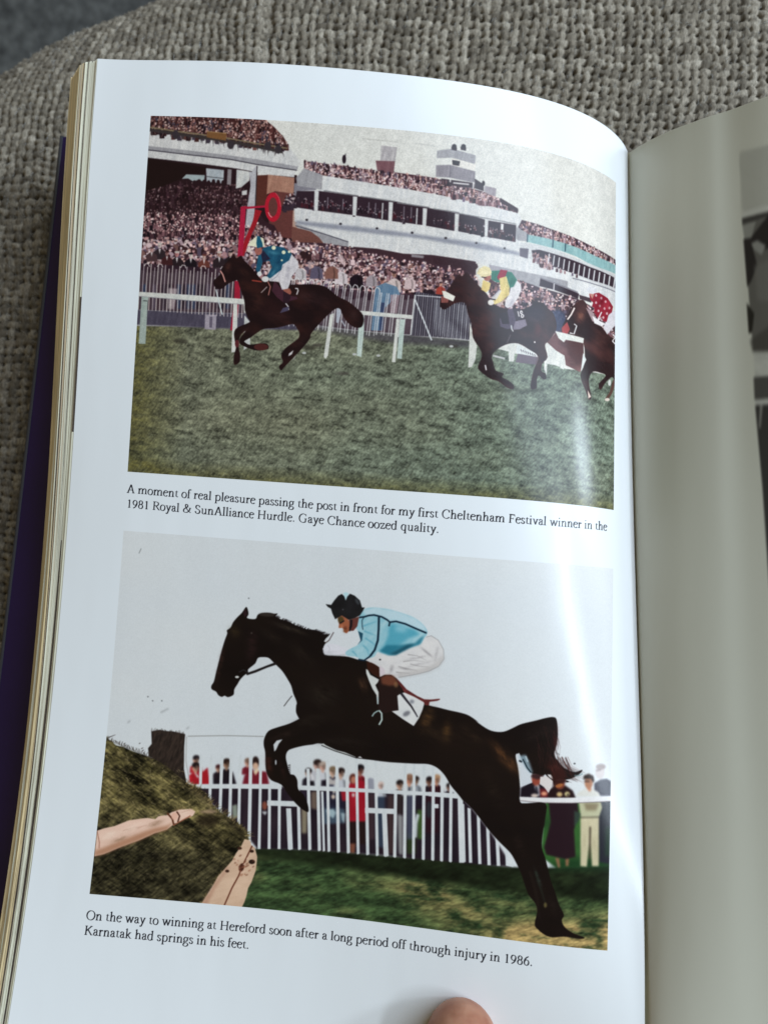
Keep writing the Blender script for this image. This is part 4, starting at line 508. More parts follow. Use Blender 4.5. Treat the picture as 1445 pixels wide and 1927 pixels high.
    for k in range(36): x = 1000 + r.random() * 120; y = 430 + (x - 1000) * .35; A.line([(x - 14, y + 14), (x, y + 2), (x + 14 + r.random() * 10, y - 8)], 5, (20, 14, 16), .8, w2=1)
    for k in range(40): x = 640 + r.random() * 350; y = 296 + (x - 640) * .4; A.line([(x - 8, y + 14), (x, y + 2), (x + 8, y - 7 * r.random())], 7, (20, 14, 16), w2=1.5)
    D.poly([(240, 305), (234, 258), (256, 230), (296, 221), (270, 252), (252, 292)], (200, 208, 214)); D.ell(250, 378, 5, 18, (196, 204, 210)); D.poly([(555, 252), (575, 250), (590, 262), (650, 292), (720, 310), (790, 340), (800, 352), (700, 322), (610, 290)], (196, 204, 204)); D.line([(560, 262), (650, 300), (740, 328), (800, 350)], 5, (20, 16, 18)); D.poly([(805, 345), (822, 336), (840, 352)], (206, 210, 212))
    for k in range(5): D.line([(335, 400 + k * 14), (342, 396 + k * 14), (350, 398 + k * 12)], 5, (18, 12, 14))
    C.poly([(728, 470), (745, 458), (765, 500), (800, 560), (832, 600), (820, 620), (835, 660), (760, 690), (748, 560)], (196, 204, 212)); C.poly([(742, 480), (790, 470), (815, 520), (838, 590), (825, 600), (790, 560)], (140, 166, 180), .8, 2); C.line([(770, 500), (800, 560), (826, 592)], 9, (24, 40, 50)); C.line([(790, 480), (805, 520)], 10, (170, 190, 200)); C.line([(745, 510), (765, 520)], 12, (30, 40, 48)); C.line([(1120, 612), (1150, 612), (1178, 600)], 10, (110, 140, 146), .6)
    C.line([(926, 600), (950, 625), (975, 640)], 10, (26, 18, 20)); C.poly([(935, 604), (960, 606), (972, 622), (975, 640), (950, 622)], (206, 206, 206)); C.ell(1122, 531, 7, 5, (50, 50, 54)); C.line([(990, 455), (1022, 470)], 4, (110, 110, 114)); C.poly([(1062, 646), (1080, 648), (1082, 658), (1066, 658)], (24, 20, 22))
    C.poly([(965, 590), (1040, 560), (1070, 610), (1045, 660), (1000, 690), (975, 690)], (50, 22, 20), .8, 2); C.ell(1018, 680, 26, 12, (176, 110, 60), .7, rot=-.3); C.poly([(890, 620), (940, 620), (975, 650), (965, 690), (945, 730), (915, 690), (885, 670)], (206, 202, 202))
    # rider
    B2.poly([(450, 700), (520, 712), (560, 750), (562, 842), (500, 806), (458, 765)], (50, 24, 18)); B2.poly([(448, 690), (480, 668), (530, 640), (560, 628), (640, 642), (700, 642), (800, 590), (905, 552), (955, 490), (995, 478), (1060, 520), (1104, 600), (1106, 680), (1060, 740), (980, 780), (880, 806), (720, 835), (660, 815), (620, 808), (562, 830), (560, 742), (520, 718)], 0, fn=lambda h, w, x0, y0: mix((202, 204, 208), (222, 222, 222), noise(h, w, 30, 16, 88, .2)))
    B2.poly([(720, 835), (880, 806), (980, 780), (1060, 740), (1106, 680), (1100, 640), (1040, 720), (960, 752), (800, 790), (700, 800)], (166, 164, 164), .7, 4)
    for q in ([(720, 740), (800, 762), (880, 775)], [(760, 700), (850, 690), (940, 700)], [(700, 790), (760, 795), (820, 800)], [(800, 640), (880, 650), (960, 690)], [(820, 720), (900, 740), (980, 745)]): B2.line(q, 9, (140, 138, 140), .6, w2=2)
    B2.line([(955, 492), (1000, 480), (1060, 520), (1104, 600), (1106, 680), (1060, 740), (980, 780), (880, 806), (720, 835)], 7, (150, 150, 152), .75)
    for x, y, rx, ry, ro in ((900, 720, 120, 14, -.25), (860, 670, 110, 12, -.2), (960, 620, 70, 14, .7), (780, 760, 70, 12, .15), (1040, 640, 16, 70, .2), (660, 760, 20, 50, .3)): B2.sheen(x, y, rx, ry, (150, 148, 152), .75, ro)
    B2.ell(565, 683, 9, 7, (40, 40, 46)); B2.poly([(455, 690), (480, 672), (470, 690), (560, 735), (556, 745), (520, 722)], (206, 206, 208)); B2.poly([(560, 730), (600, 760), (610, 800), (566, 825)], (206, 198, 206))
    B2.poly([(445, 762), (462, 772), (482, 812), (560, 855), (552, 870), (525, 900), (552, 960), (552, 1060), (540, 1060), (535, 985), (500, 930), (470, 860), (448, 800)], (206, 212, 212)); B2.poly([(562, 835), (600, 812), (660, 812), (705, 842), (720, 882), (752, 950), (722, 985), (716, 1050), (720, 1112), (680, 1120), (600, 1140), (552, 1110), (556, 960), (545, 880)], (34, 22, 22)); B2.poly([(570, 835), (620, 812), (680, 820), (704, 850), (716, 900), (640, 905), (580, 890)], (108, 62, 46), .9, 2); B2.ell(700, 895, 18, 26, (130, 96, 66), .7, blur=2)
    B2.poly([(664, 1122), (722, 1114), (712, 990), (735, 975), (762, 964), (795, 962), (850, 985), (942, 1050), (925, 1110), (895, 1180), (850, 1247), (760, 1190)], 0, fn=lambda h, w, x0, y0: mix((200, 206, 210), (224, 226, 226), noise(h, w, 24, 24, 89))); B2.line([(742, 968), (790, 1030), (830, 1080), (860, 1130), (884, 1172)], 22, (46, 44, 52), w2=9); B2.ell(835, 1040, 20, 18, (120, 124, 136), .8, blur=2); B2.ell(790, 1142, 34, 20, (96, 98, 108), .8, rot=-.5, blur=2)
    B2.poly([(706, 842), (740, 878), (790, 935), (880, 992), (940, 1020), (1000, 1022), (1070, 1015), (1075, 1022), (1050, 1034), (985, 1042), (980, 1072), (945, 1070), (935, 1045), (860, 1002), (770, 962), (752, 930), (720, 885)], 0, fn=lambda h, w, x0, y0: mix((70, 26, 28), (120, 58, 56), noise(h, w, 20, 10, 90)))
    B2.line([(497, 1166), (515, 1138), (540, 1122), (552, 1118)], 10, (170, 200, 200)); B2.line([(556, 1114), (578, 1140), (580, 1195), (556, 1238)], 13, (190, 212, 210)); B2.line([(545, 1000), (546, 1062)], 11, (180, 200, 204))
    B2.poly([(78, 590), (100, 565), (130, 545), (200, 556), (292, 588), (276, 640), (200, 645), (94, 638)], (214, 216, 226)); B2.line([(80, 592), (95, 640), (200, 648), (272, 642)], 7, (150, 152, 160), .7, blur=1); B2.sheen(150, 620, 60, 14, (176, 178, 188), .8, 0); B2.line([(120, 560), (140, 590), (130, 615)], 5, (170, 172, 182), .7); B2.poly([(170, 470), (240, 440), (300, 470), (380, 440), (400, 520), (300, 590), (160, 560)], (208, 213, 219), .4, 8)
    J = [(385, 322), (412, 280), (445, 248), (520, 240), (640, 256), (760, 290), (860, 330), (935, 390), (968, 452), (940, 500), (905, 552), (800, 590), (700, 642), (640, 645), (550, 616), (520, 655), (470, 672), (395, 680), (370, 660), (288, 650), (272, 622), (310, 592), (372, 560), (402, 520), (376, 440), (358, 400)]
    def silk(h, w, X0, Y0): return mix((122, 182, 200), (172, 206, 216), noise(h, w, 34, 12, 91, -.9))
    B2.poly(J, 0, fn=silk, sm=True); B2.poly([(420, 262), (520, 240), (640, 256), (760, 290), (860, 330), (935, 390), (962, 448), (780, 375), (700, 352), (650, 350), (560, 310), (500, 296), (440, 310)], (186, 212, 224), .85, 2)
    B2.poly([(640, 410), (662, 372), (760, 400), (860, 430), (905, 470), (800, 505), (690, 600), (640, 640), (552, 614), (600, 560), (632, 480)], (72, 156, 180), .85, 3); B2.poly([(560, 612), (620, 560), (720, 560), (860, 545), (905, 500), (940, 478), (905, 552), (800, 590), (700, 642), (640, 645)], (34, 110, 134), .85, 2); B2.poly([(640, 640), (720, 600), (790, 560), (860, 548), (800, 590), (700, 643)], (24, 70, 88), .8, 2); B2.poly([(700, 390), (800, 410), (780, 450), (690, 440)], (150, 200, 216), .7, 4)
    for q in ([(430, 440), (480, 460), (530, 480)], [(420, 400), (470, 380), (530, 360)], [(330, 610), (360, 640), (372, 668)], [(420, 560), (460, 600), (470, 650)], [(440, 500), (500, 540), (520, 560)]): B2.line(q, 14, (66, 146, 172), .6, w2=4, blur=1)
    B2.poly([(378, 440), (420, 460), (412, 520), (372, 560), (400, 520)], (30, 74, 96)); DK = (18, 38, 56)
    B2.line([(388, 325), (430, 320), (470, 308), (515, 304), (580, 320), (625, 345), (648, 365), (700, 358), (780, 380), (870, 420), (960, 458)], 15, DK); B2.line([(555, 320), (553, 420), (546, 520), (520, 600), (480, 655)], 18, DK); B2.line([(432, 318), (412, 350), (414, 400), (420, 430)], 8, DK, .8); B2.line([(648, 365), (640, 400)], 14, DK); B2.line([(480, 655), (430, 690), (380, 682)], 14, DK)
    B2.poly([(300, 345), (388, 318), (372, 400), (340, 438), (300, 440)], (96, 54, 48)); B2.line([(322, 345), (318, 400), (300, 440)], 20, (26, 22, 26)); B2.poly([(205, 330), (240, 305), (292, 330), (304, 372), (302, 440), (280, 461), (262, 450), (256, 430), (246, 412), (216, 416), (213, 404), (217, 385)], (156, 92, 66)); B2.sheen(270, 410, 24, 40, (104, 56, 40), .9, .2); B2.sheen(238, 398, 14, 16, (190, 124, 92), .8, 0); B2.ell(232, 345, 26, 30, (70, 60, 34), .9, blur=1); B2.line([(222, 376), (262, 352)], 11, (30, 26, 28)); B2.ell(270, 440, 18, 14, (130, 76, 48), .7)
    B2.poly([(103, 212), (150, 218), (178, 178), (210, 140), (240, 125), (262, 145), (274, 182), (286, 148), (310, 123), (350, 140), (394, 180), (412, 240), (435, 240), (418, 272), (394, 308), (350, 330), (300, 345), (240, 308), (205, 328), (184, 341), (160, 290), (148, 250), (122, 236)], 0, fn=lambda h, w, x0, y0: mix((20, 20, 23), (36, 36, 40), noise(h, w, 30, 30, 92))); B2.poly([(252, 118), (275, 110), (300, 120), (284, 150), (274, 178), (262, 146)], (176, 212, 222)); B2.ell(372, 190, 14, 30, (66, 72, 78), .7, rot=-.5, blur=1); B2.ell(250, 258, 6, 6, (80, 80, 84))
    soften(1, .9); soften(1, .5); grain(93, .04, .012)
# ---------------------------------------------------------------- old-style serif lettering, drawn with a broad nib (units: x-height 44, cap 66, baseline 0, y up)
TK, TN = 9.6, 3.9
def nib(pts, k=1.):
    """outline of a pen path; verticals thick, horizontals thin"""
    P = np.asarray(pts, float); d = np.gradient(P, axis=0); L = np.linalg.norm(d, axis=1, keepdims=True) + 1e-9; d /= L
    a = np.arctan2(d[:, 1], d[:, 0]); w = (TN + (TK - TN) * np.abs(np.sin(a - np.radians(-14))) ** 1.5) * k
    n = np.stack([-d[:, 1], d[:, 0]], -1) * w[:, None] / 2
    return np.concatenate([P + n, (P - n)[::-1]])
def arc(cx, cy, rx, ry, a0, a1, n=22):
    a = np.radians(np.linspace(a0, a1, n)); return np.stack([cx + rx * np.cos(a), cy + ry * np.sin(a)], -1)
def seg(*p):
    P = np.array(p, float); o = [];
    for i in range(len(P) - 1): o.append(P[i] + (P[i + 1] - P[i]) * np.linspace(0, 1, 6)[:, None])
    return np.concatenate(o)
def bz(p0, p1, p2, p3=None, n=14):
    t = np.linspace(0, 1, n)[:, None]; p0, p1, p2 = map(np.array, (p0, p1, p2))
    if p3 is None: return (1 - t)**2 * p0 + 2 * t * (1 - t) * p1 + t * t * p2
    return (1 - t)**3 * p0 + 3 * t * (1 - t)**2 * p1 + 3 * t * t * (1 - t) * p2 + t**3 * np.array(p3)
def stem(x, y0, y1, top='f', bot='s', k=1.):
    """upright with slab-bracket foot serif and a flag or slab head"""
    h = TK * k / 2; o = [[(x - h, y0), (x + h, y0), (x + h, y1), (x - h, y1)]]
    if bot == 's': o.append([(x - h - 5.5, y0), (x + h + 5.5, y0), (x + h + 5.5, y0 + 2), (x + h, y0 + 5), (x - h, y0 + 5), (x - h - 5.5, y0 + 2)])
    if top == 's': o.append([(x - h - 5.5, y1), (x + h + 5.5, y1), (x + h + 5.5, y1 - 2), (x + h, y1 - 5), (x - h, y1 - 5), (x - h - 5.5, y1 - 2)])
    if top == 'f': o.append([(x + h, y1 + 1.5), (x - h - 6, y1 - 5), (x - h - 5, y1 - 7.5), (x - h, y1 - 7), (x + h, y1 - 10)])
    return o
def dia(x0, y0, x1, y1, w): h = w / 2; return [(x0 - h, y0), (x0 + h, y0), (x1 + h, y1), (x1 - h, y1)]
def slab(x, y, w=9): return [(x - w, y - 1.5), (x + w, y - 1.5), (x + w, y + 1.5), (x - w, y + 1.5)]
def dot(x, y, r=5): return arc(x, y, r, r, 0, 345, 14)
def hump(x0, x1, y=44): return [nib(np.concatenate([bz((x0, y - 14), (x0 + 6, y - 1), ((x0 + x1) / 2 + 3, y - .5)), bz(((x0 + x1) / 2 + 3, y - .5), (x1, y - 1), (x1, y - 16))[1:]])), [(x1 - TK / 2, 0), (x1 + TK / 2, 0), (x1 + TK / 2, y - 15), (x1 - TK / 2, y - 15)]] + stem(x1, 0, 10, None)
def bowl(cx, rx=17.5, ry=22.5, cy=22): return [nib(arc(cx, cy, rx, ry, 95, 455, 40))]
GL = {}
def glyphs():
    g = GL
    g['o'] = (45, bowl(22.5)); g['O'] = (70, [nib(arc(35, 33, 29, 33.5, 95, 455, 50))])
    g['n'] = (51, stem(12, 0, 44) + hump(14, 38)); g['m'] = (78, stem(12, 0, 44) + hump(14, 38) + hump(40, 65)); g['h'] = (51, stem(12, 0, 70) + hump(14, 38))
    g['r'] = (35, stem(12, 0, 44) + [nib(bz((15, 30), (20, 44), (31, 41))), dot(30, 38.5, 4.3)]); g['i'] = (25, stem(12, 0, 44) + [dot(11, 62, 5)]); g['l'] = (25, stem(12, 0, 70))
    g['u'] = (51, [[(8, 12), (16, 12), (16, 43), (8, 43)], [(16, 44), (2, 43), (2, 41), (8, 38)], nib(np.concatenate([bz((12, 14), (12, 1), (22, 1)), bz((22, 1), (32, 1), (36, 12))[1:]])), [(34, 0), (42.5, 0), (42.5, 43), (34, 43)], [(42, 44), (28, 43), (28, 41), (34, 38)], [(38, 0), (48, 0), (48, 2), (40, 4)]])
    g['t'] = (30, [[(9, 8), (17, 8), (17, 54), (9, 45)], nib(bz((13, 12), (13, 0), (28, 4))), [(3, 41), (27, 41), (27, 44), (3, 44)]])
    g['f'] = (28, stem(12, 0, 58, None) + [nib(bz((12, 54), (12, 71), (28, 68))), dot(28, 66, 4.3), [(2, 41), (26, 41), (26, 44), (2, 44)]])
    g['e'] = (41, [nib(np.concatenate([arc(22, 22, 16.5, 22.5, 25, 320, 36)])), nib(seg((7, 26), (36, 29)), 1.15), nib(bz((37, 29), (37, 42), (24, 44)))])
    g['c'] = (40, [nib(arc(23, 22, 17, 22.5, 50, 318, 34)), dot(34, 37, 4.3)])
    g['a'] = (41, [nib(bz((8, 34), (11, 44), (21, 43.5))), nib(bz((20, 43.5), (30, 43), (29, 30))), [(25, 8), (33, 8), (33, 32), (25, 32)], nib(bz((29, 10), (30, 0), (40, 4))), nib(np.concatenate([bz((29, 27), (8, 24), (8, 12)), bz((8, 12), (8, 0), (19, 1))[1:], bz((19, 1), (25, 2), (29, 9))[1:]])), dot(9.5, 34, 4)])
    g['s'] = (34, [nib(np.concatenate([bz((27, 34), (24, 44), (16, 43.5)), bz((16, 43.5), (5, 43), (8, 31))[1:], bz((8, 31), (10, 25), (18, 22))[1:], bz((18, 22), (29, 17), (27, 9))[1:], bz((27, 9), (25, 0), (15, .5))[1:], bz((15, .5), (7, 1), (5.5, 12))[1:]]))])
    g['p'] = (50, stem(12, -22, 44) + [nib(arc(27, 22, 16.5, 22, 140, -140, 36))]); g['q'] = (50, stem(37, -22, 44, None) + [nib(arc(24, 22, 16.5, 22.5, 40, 320, 36))])
    g['d'] = (50, stem(37, 6, 70, 'f', None) + [nib(arc(23, 22, 16.5, 22.5, 40, 320, 36)), [(34, 0), (47, 3), (47, 5), (41, 8), (33, 8)]])
    g['g'] = (44, [nib(arc(20, 29, 13, 15, 95, 455, 34)), nib(seg((29, 41), (42, 42)), 1.2), nib(bz((13, 16), (2, 8), (14, 4))), nib(bz((12, 5), (40, 4), (39, -6), (37, -13))), nib(np.concatenate([bz((38, -8), (36, -22), (19, -21.5)), bz((19, -21.5), (3, -21), (4, -10))[1:], bz((4, -10), (6, -1), (16, 3))[1:]]))])
    g['y'] = (45, [dia(25, 0, 9, 43, 8.6), nib(seg((38, 43), (23, 0), (17, -15))), nib(bz((19, -12), (14, -24), (6, -19))), dot(7, -18, 4), slab(9, 42.5), slab(38, 42.5, 8)])
    g['v'] = (46, [dia(25, 0, 9, 43, 8.6), nib(seg((38, 43), (24, 1))), slab(9, 42.5), slab(38, 42.5, 8)])
    g['w'] = (68, [dia(23, 0, 9, 43, 8.6), nib(seg((36, 43), (22, 1))), dia(48, 0, 34, 43, 8.6), nib(seg((61, 43), (47, 1))), slab(9, 42.5), slab(35, 42.5, 8), slab(60, 42.5, 8)])
    g['j'] = (24, stem(13, -10, 44, 'f', None) + [nib(bz((13, -8), (13, -22), (2, -20))), dot(3, -18, 4), dot(12, 62, 5)])
    g['z'] = (42, [nib(seg((6, 42), (36, 42)), 1.3), dia(9, 2, 33, 42, 8), nib(seg((6, 2), (37, 2)), 1.3), nib(seg((6, 42), (5, 32))), nib(seg((37, 2), (38, 12)))])
    g['k'] = (49, stem(12, 0, 70) + [nib(seg((16, 19), (36, 42))), dia(40, 0, 21, 25, 9), slab(37, 42.5, 8), slab(42, 1.5, 8)])
    g['.'] = (23, [dot(11, 4, 5)]); g[' '] = (23, [])
    g['A'] = (66, [nib(seg((11, 1), (33, 66))), dia(56, 0, 34, 68, 10), [(18, 22), (48, 22), (48, 26), (20, 26)], slab(11, 1.5, 10), slab(55, 1.5, 11)])
    g['H'] = (72, stem(15, 0, 66, 's') + stem(57, 0, 66, 's') + [[(15, 32), (57, 32), (57, 36), (15, 36)]])
    g['F'] = (54, stem(15, 0, 66, 's') + [[(12, 62), (48, 62), (50, 50), (47, 50), (44, 59), (12, 59)], [(15, 32), (38, 32), (38, 36), (15, 36)], [(38, 26), (40, 26), (40, 42), (38, 42)], [(12, 66), (48, 66), (48, 61), (12, 61)]])
    g['R'] = (61, stem(15, 0, 66, 's') + [nib(np.concatenate([seg((15, 64), (28, 64)), bz((28, 64), (48, 64), (48, 49))[1:], bz((48, 49), (48, 34), (28, 33))[1:], seg((28, 33), (16, 33))[1:]])), dia(55, 0, 29, 34, 10), slab(57, 1.5, 6)])
    g['K'] = (66, stem(15, 0, 66, 's') + [nib(seg((18, 30), (52, 65))), dia(57, 0, 27, 40, 10.5), slab(52, 64.5, 9), slab(58, 1.5, 8)])
    g['C'] = (65, [nib(arc(37, 33, 29, 33.5, 42, 318, 44)), [(57, 66), (59, 66), (59, 47), (57, 47)], nib(bz((50, 60), (56, 56), (58, 47)))])
    g['G'] = (72, [nib(arc(37, 33, 29, 33.5, 42, 300, 44)), [(57, 66), (59, 66), (59, 47), (57, 47)], [(52, 4), (61, 6), (61, 30), (52, 30)], slab(57, 29.5, 10), nib(bz((46, 1), (54, 2), (58, 7)))])
    g['S'] = (50, [nib(np.concatenate([bz((38, 50), (36, 66), (24, 65.5)), bz((24, 65.5), (8, 65), (10, 49))[1:], bz((10, 49), (12, 39), (25, 34))[1:], bz((25, 34), (43, 27), (41, 15))[1:], bz((41, 15), (38, 0), (23, .5))[1:], bz((23, .5), (10, 1), (7, 18))[1:]]), 1.1)])
    g['&'] = (72, [nib(np.concatenate([bz((60, 38), (54, 4), (28, 1)), bz((28, 1), (8, 1), (9, 17))[1:], bz((9, 17), (10, 30), (28, 38))[1:], bz((28, 38), (42, 46), (40, 56))[1:], bz((40, 56), (36, 68), (27, 65))[1:], bz((27, 65), (18, 60), (24, 46))[1:], bz((24, 46), (38, 16), (66, 1))[1:]])), slab(58, 38, 9)])
    g['1'] = (46, stem(24, 0, 62, None, 's') + [[(28, 64), (20, 64), (12, 56), (13, 54), (20, 56), (28, 50)]]); oval = lambda cx, cy, rx, ry: nib(arc(cx, cy, rx, ry, 95, 455, 34))
    g['9'] = (46, [oval(23, 43, 15.5, 19), nib(bz((38, 42), (38, 12), (10, 0)))]); g['6'] = (46, [oval(23, 20, 15.5, 19.5), nib(bz((8, 22), (8, 52), (36, 64)))])
    g['8'] = (46, [oval(23, 48, 12.5, 15), oval(23, 17, 15.5, 17)])
glyphs()
def run(text, path, ink=(34, 36, 44)):
    """set one line along traced baseline points"""
    T = tex(np.array(path, float)); X_, Y_ = T[:, 0], T[:, 1]; co = np.polyfit(X_, Y_, min(2, len(T) - 1)); adv = sum(GL[c][0] for c in text) - 8
    sc = (X_[-1] - X_[0]) / adv; sy = 1.4 * RES / 10 / 44; x = X_[0] - 4 * sc
    for ch in text:
        w_, st = GL[ch]
        for s_ in st:
            q = np.asarray(s_, float); put(np.stack([x + q[:, 0] * sc, np.polyval(co, x) - q[:, 1] * sy], -1), ink)
        x += w_ * sc
LINES = [("A moment of real pleasure passing the post in front for my first Cheltenham Festival winner in the", [(239.5, 927.8), (470, 946.5), (700, 965.5), (959, 984.7), (1141, 998)]),
         ("1981 Royal & SunAlliance Hurdle. Gaye Chance oozed quality.", [(239, 955), (561, 982.5), (685, 992), (825, 1003)]),
         ("On the way to winning at Hereford soon after a long period off through injury in 1986.", [(163, 1730), (412, 1750.3), (599, 1767), (731, 1781), (937, 1809), (1001, 1819)]),
         ("Karnatak had springs in his feet.", [(159, 1759), (300, 1770.8), (420, 1781.5), (468, 1785.5)])]
def captions():
    frame(0, 1, 0, 1)
    for l in LINES: run(*l)
# ---------------------------------------------------------------- helpers
def lin(c): c = np.asarray(c, float) / 255; return np.where(c <= .04045, c / 12.92, ((c + .055) / 1.055)**2.4)
def to_srgb(a): a = np.clip(a, 0, 1); return np.where(a <= .0031308, a * 12.92, 1.055 * a**(1 / 2.4) - .055)
def mesh(name, V, Fc, mats, parent=None, smooth_=True, uv=None, mi=None):
    me = bpy.data.meshes.new(name); V = np.asarray(V, np.float64) * CM; me.from_pydata(V.tolist() if len(V) < 4000 else V, [], Fc if isinstance(Fc, list) else Fc.tolist())
    for m in (mats if isinstance(mats, (list, tuple)) else [mats]): me.materials.append(m)
    if mi is not None: me.polygons.foreach_set('material_index', np.asarray(mi, np.int32))
    if smooth_: me.polygons.foreach_set('use_smooth', np.ones(len(me.polygons), bool))
    if uv is not None:
        l = me.uv_layers.new(name='print'); idx = np.empty(len(me.loops), np.int32); me.loops.foreach_get('vertex_index', idx); l.data.foreach_set('uv', np.asarray(uv, np.float32)[idx].ravel())
    me.update(); o = bpy.data.objects.new(name, me); sc.collection.objects.link(o)
    if parent: o.parent = parent
    return o
def tag(o, **k):
    for a, b in k.items(): o[a] = b
    return o
def empty(name, **k): o = bpy.data.objects.new(name, None); sc.collection.objects.link(o); o.empty_display_size = .02; return tag(o, **k)
def mat(name, base=(.5, .5, .5), rough=.6, spec=.5):
    m = bpy.data.materials.new(name); m.use_nodes = True; nt = m.node_tree; b = nt.nodes['Principled BSDF']
    b.inputs['Base Color'].default_value = (*base, 1); b.inputs['Roughness'].default_value = rough; b.inputs['Specular IOR Level'].default_value = spec
    return m, nt, b
def N(nt, t, **k):
    n = nt.nodes.new(t)
    for a, v in k.items():
        if a in n.inputs: n.inputs[a].default_value = v
        else: setattr(n, a, v)
    return n
def coords(nt, scale=(1, 1, 1)):
    c = N(nt, 'ShaderNodeTexCoord'); m = N(nt, 'ShaderNodeMapping'); m.inputs['Scale'].default_value = scale; nt.links.new(c.outputs['Object'], m.inputs['Vector']); return m.outputs[0]
def add_bump(nt, b, vec, scale, strength, dist, detail=3):
    n = N(nt, 'ShaderNodeTexNoise'); n.inputs['Scale'].default_value = scale; n.inputs['Detail'].default_value = detail; nt.links.new(vec, n.inputs['Vector'])
    u = N(nt, 'ShaderNodeBump'); u.inputs['Strength'].default_value = strength; u.inputs['Distance'].default_value = dist; nt.links.new(n.outputs['Fac'], u.inputs['Height'])
    if b.inputs['Normal'].is_linked: nt.links.new(b.inputs['Normal'].links[0].from_socket, u.inputs['Normal'])
    nt.links.new(u.outputs[0], b.inputs['Normal']); return n

# ---------------------------------------------------------------- printing the left page
print_upper(); print_lower(); captions()
PAPER = .80
def make_image(name, seen, white):
    a = lin(seen * 255) / lin(white * 255) * PAPER; a = to_srgb(a)[::-1].astype(np.float32)
    im = bpy.data.images.new(name, a.shape[1], a.shape[0]); px = np.ones((a.shape[0], a.shape[1], 4), np.float32); px[..., :3] = a; im.pixels.foreach_set(px.ravel()); im.update(); im.pack(); return im
page_image = make_image('page_print', INK, WHITE * np.array([1., 1., 1.]))
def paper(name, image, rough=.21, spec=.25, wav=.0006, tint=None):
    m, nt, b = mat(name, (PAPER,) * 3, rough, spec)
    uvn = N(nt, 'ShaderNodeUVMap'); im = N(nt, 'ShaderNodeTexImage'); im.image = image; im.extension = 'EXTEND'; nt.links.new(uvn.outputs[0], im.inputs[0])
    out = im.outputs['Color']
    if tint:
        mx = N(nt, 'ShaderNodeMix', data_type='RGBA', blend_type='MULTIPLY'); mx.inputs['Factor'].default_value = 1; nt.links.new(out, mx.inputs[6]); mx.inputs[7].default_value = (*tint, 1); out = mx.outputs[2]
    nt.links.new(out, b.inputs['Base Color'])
    add_bump(nt, b, coords(nt, (1, .35, 1)), 55, .5, wav, 2); add_bump(nt, b, coords(nt), 2600, .12, .00006, 2)
    return m
M_page = paper('glossy_plate_paper', page_image)

book = empty('open_book', label='thick hardback book lying open at a page of two colour racing photographs', category='book')
# left page cut along its print areas: margins, two photographs, two captions share the one curved surface
CAPS = [(.085, .955, .4485, .4990), (.085, .955, .9000, .9480)]
def lines_between(cuts, step):
    o = []
    for a, b in zip(cuts[:-1], cuts[1:]): n = max(1, int(round((b - a) / step))); o += list(np.linspace(a, b, n, endpoint=False))
    return np.array(o + [cuts[-1]])
SU = lines_between([0, .085, SA, SB, .955, 1], 1 / 130.); TV = lines_between([0, V1, V2, .4485, .4990, V3, V4, .9, .948, 1], 1 / 150.)
TV = np.concatenate([TV, np.linspace(1.008, 1.09, 11)]); gs, gt = np.meshgrid(SU, TV, indexing='ij'); PG = page_point(gs.ravel(), gt.ravel()); h_ = 1e-4
NRM = np.cross(page_point(gs.ravel() + h_, gt.ravel()) - page_point(gs.ravel() - h_, gt.ravel()), page_point(gs.ravel(), gt.ravel() + h_) - page_point(gs.ravel(), gt.ravel() - h_)); NRM *= np.sign(NRM[:, 2:]); NRM /= np.linalg.norm(NRM, axis=1, keepdims=True)
nu, nv = len(SU), len(TV); ii, jj = np.meshgrid(np.arange(nu - 1), np.arange(nv - 1), indexing='ij'); ii, jj = ii.ravel(), jj.ravel()
quads = np.stack([ii * nv + jj, ii * nv + jj + 1, (ii + 1) * nv + jj + 1, (ii + 1) * nv + jj], -1)
cs = (SU[ii] + SU[ii + 1]) / 2; ct = (TV[jj] + TV[jj + 1]) / 2
zone = np.zeros(len(quads), int)
for k, (a, b, c, d) in enumerate([(SA, SB, V1, V2), (SA, SB, V3, V4)] + CAPS): zone[(cs > a) & (cs < b) & (ct > c) & (ct < d)] = k + 1
page_uv = np.stack([gs.ravel(), 1 - gt.ravel()], -1)
def piece(name, k, parent, **kw):
    q = quads[zone == k]; ids, inv_ = np.unique(q, return_inverse=True); q2 = inv_.reshape(q.shape)
    o = mesh(name, PG[ids], q2, M_page, parent, uv=page_uv[ids]); o.data.normals_split_custom_set_from_vertices(NRM[ids].tolist()); return tag(o, **kw)
left = piece('left_page', 0, book, label='glossy white left page with two colour photographs')
piece('printed_photo', 1, left, label='colour photograph of a horse race passing the stands and a red winning post')
piece('printed_photo', 2, left, label='colour photograph of a dark horse and a rider in pale blue jumping a brush fence')
piece('caption', 3, left, label='two line caption under the upper photograph'); piece('caption', 4, left, label='two line caption under the lower photograph')

# ---------------------------------------------------------------- leaves under the left page: fanned fore edge
def shell(fn, ns, nt_, thick, s_pow=1.):
    """closed thin sheet from fn(s, t) -> verts, faces"""
    S = np.linspace(0, 1, ns)**s_pow; T = np.linspace(0, 1, nt_); a, b = np.meshgrid(S, T, indexing='ij'); P = fn(a.ravel(), b.ravel()); Q = P - (0, 0, thick); n = ns * nt_; F = []
    for i in range(ns - 1):
        for j in range(nt_ - 1):
            v = i * nt_ + j; F.append((v, v + 1, v + nt_ + 1, v + nt_)); F.append((n + v, n + v + nt_, n + v + nt_ + 1, n + v + 1))
    for j in range(nt_ - 1): F.append((j + 1, j, n + j, n + j + 1)); v = (ns - 1) * nt_ + j; F.append((v, v + 1, n + v + 1, n + v))
    for i in range(ns - 1): v = i * nt_; F.append((v, v + nt_, n + v + nt_, n + v)); v = i * nt_ + nt_ - 1; F.append((v + nt_, v, n + v, n + v + nt_))
    return np.concatenate([P, Q]), F
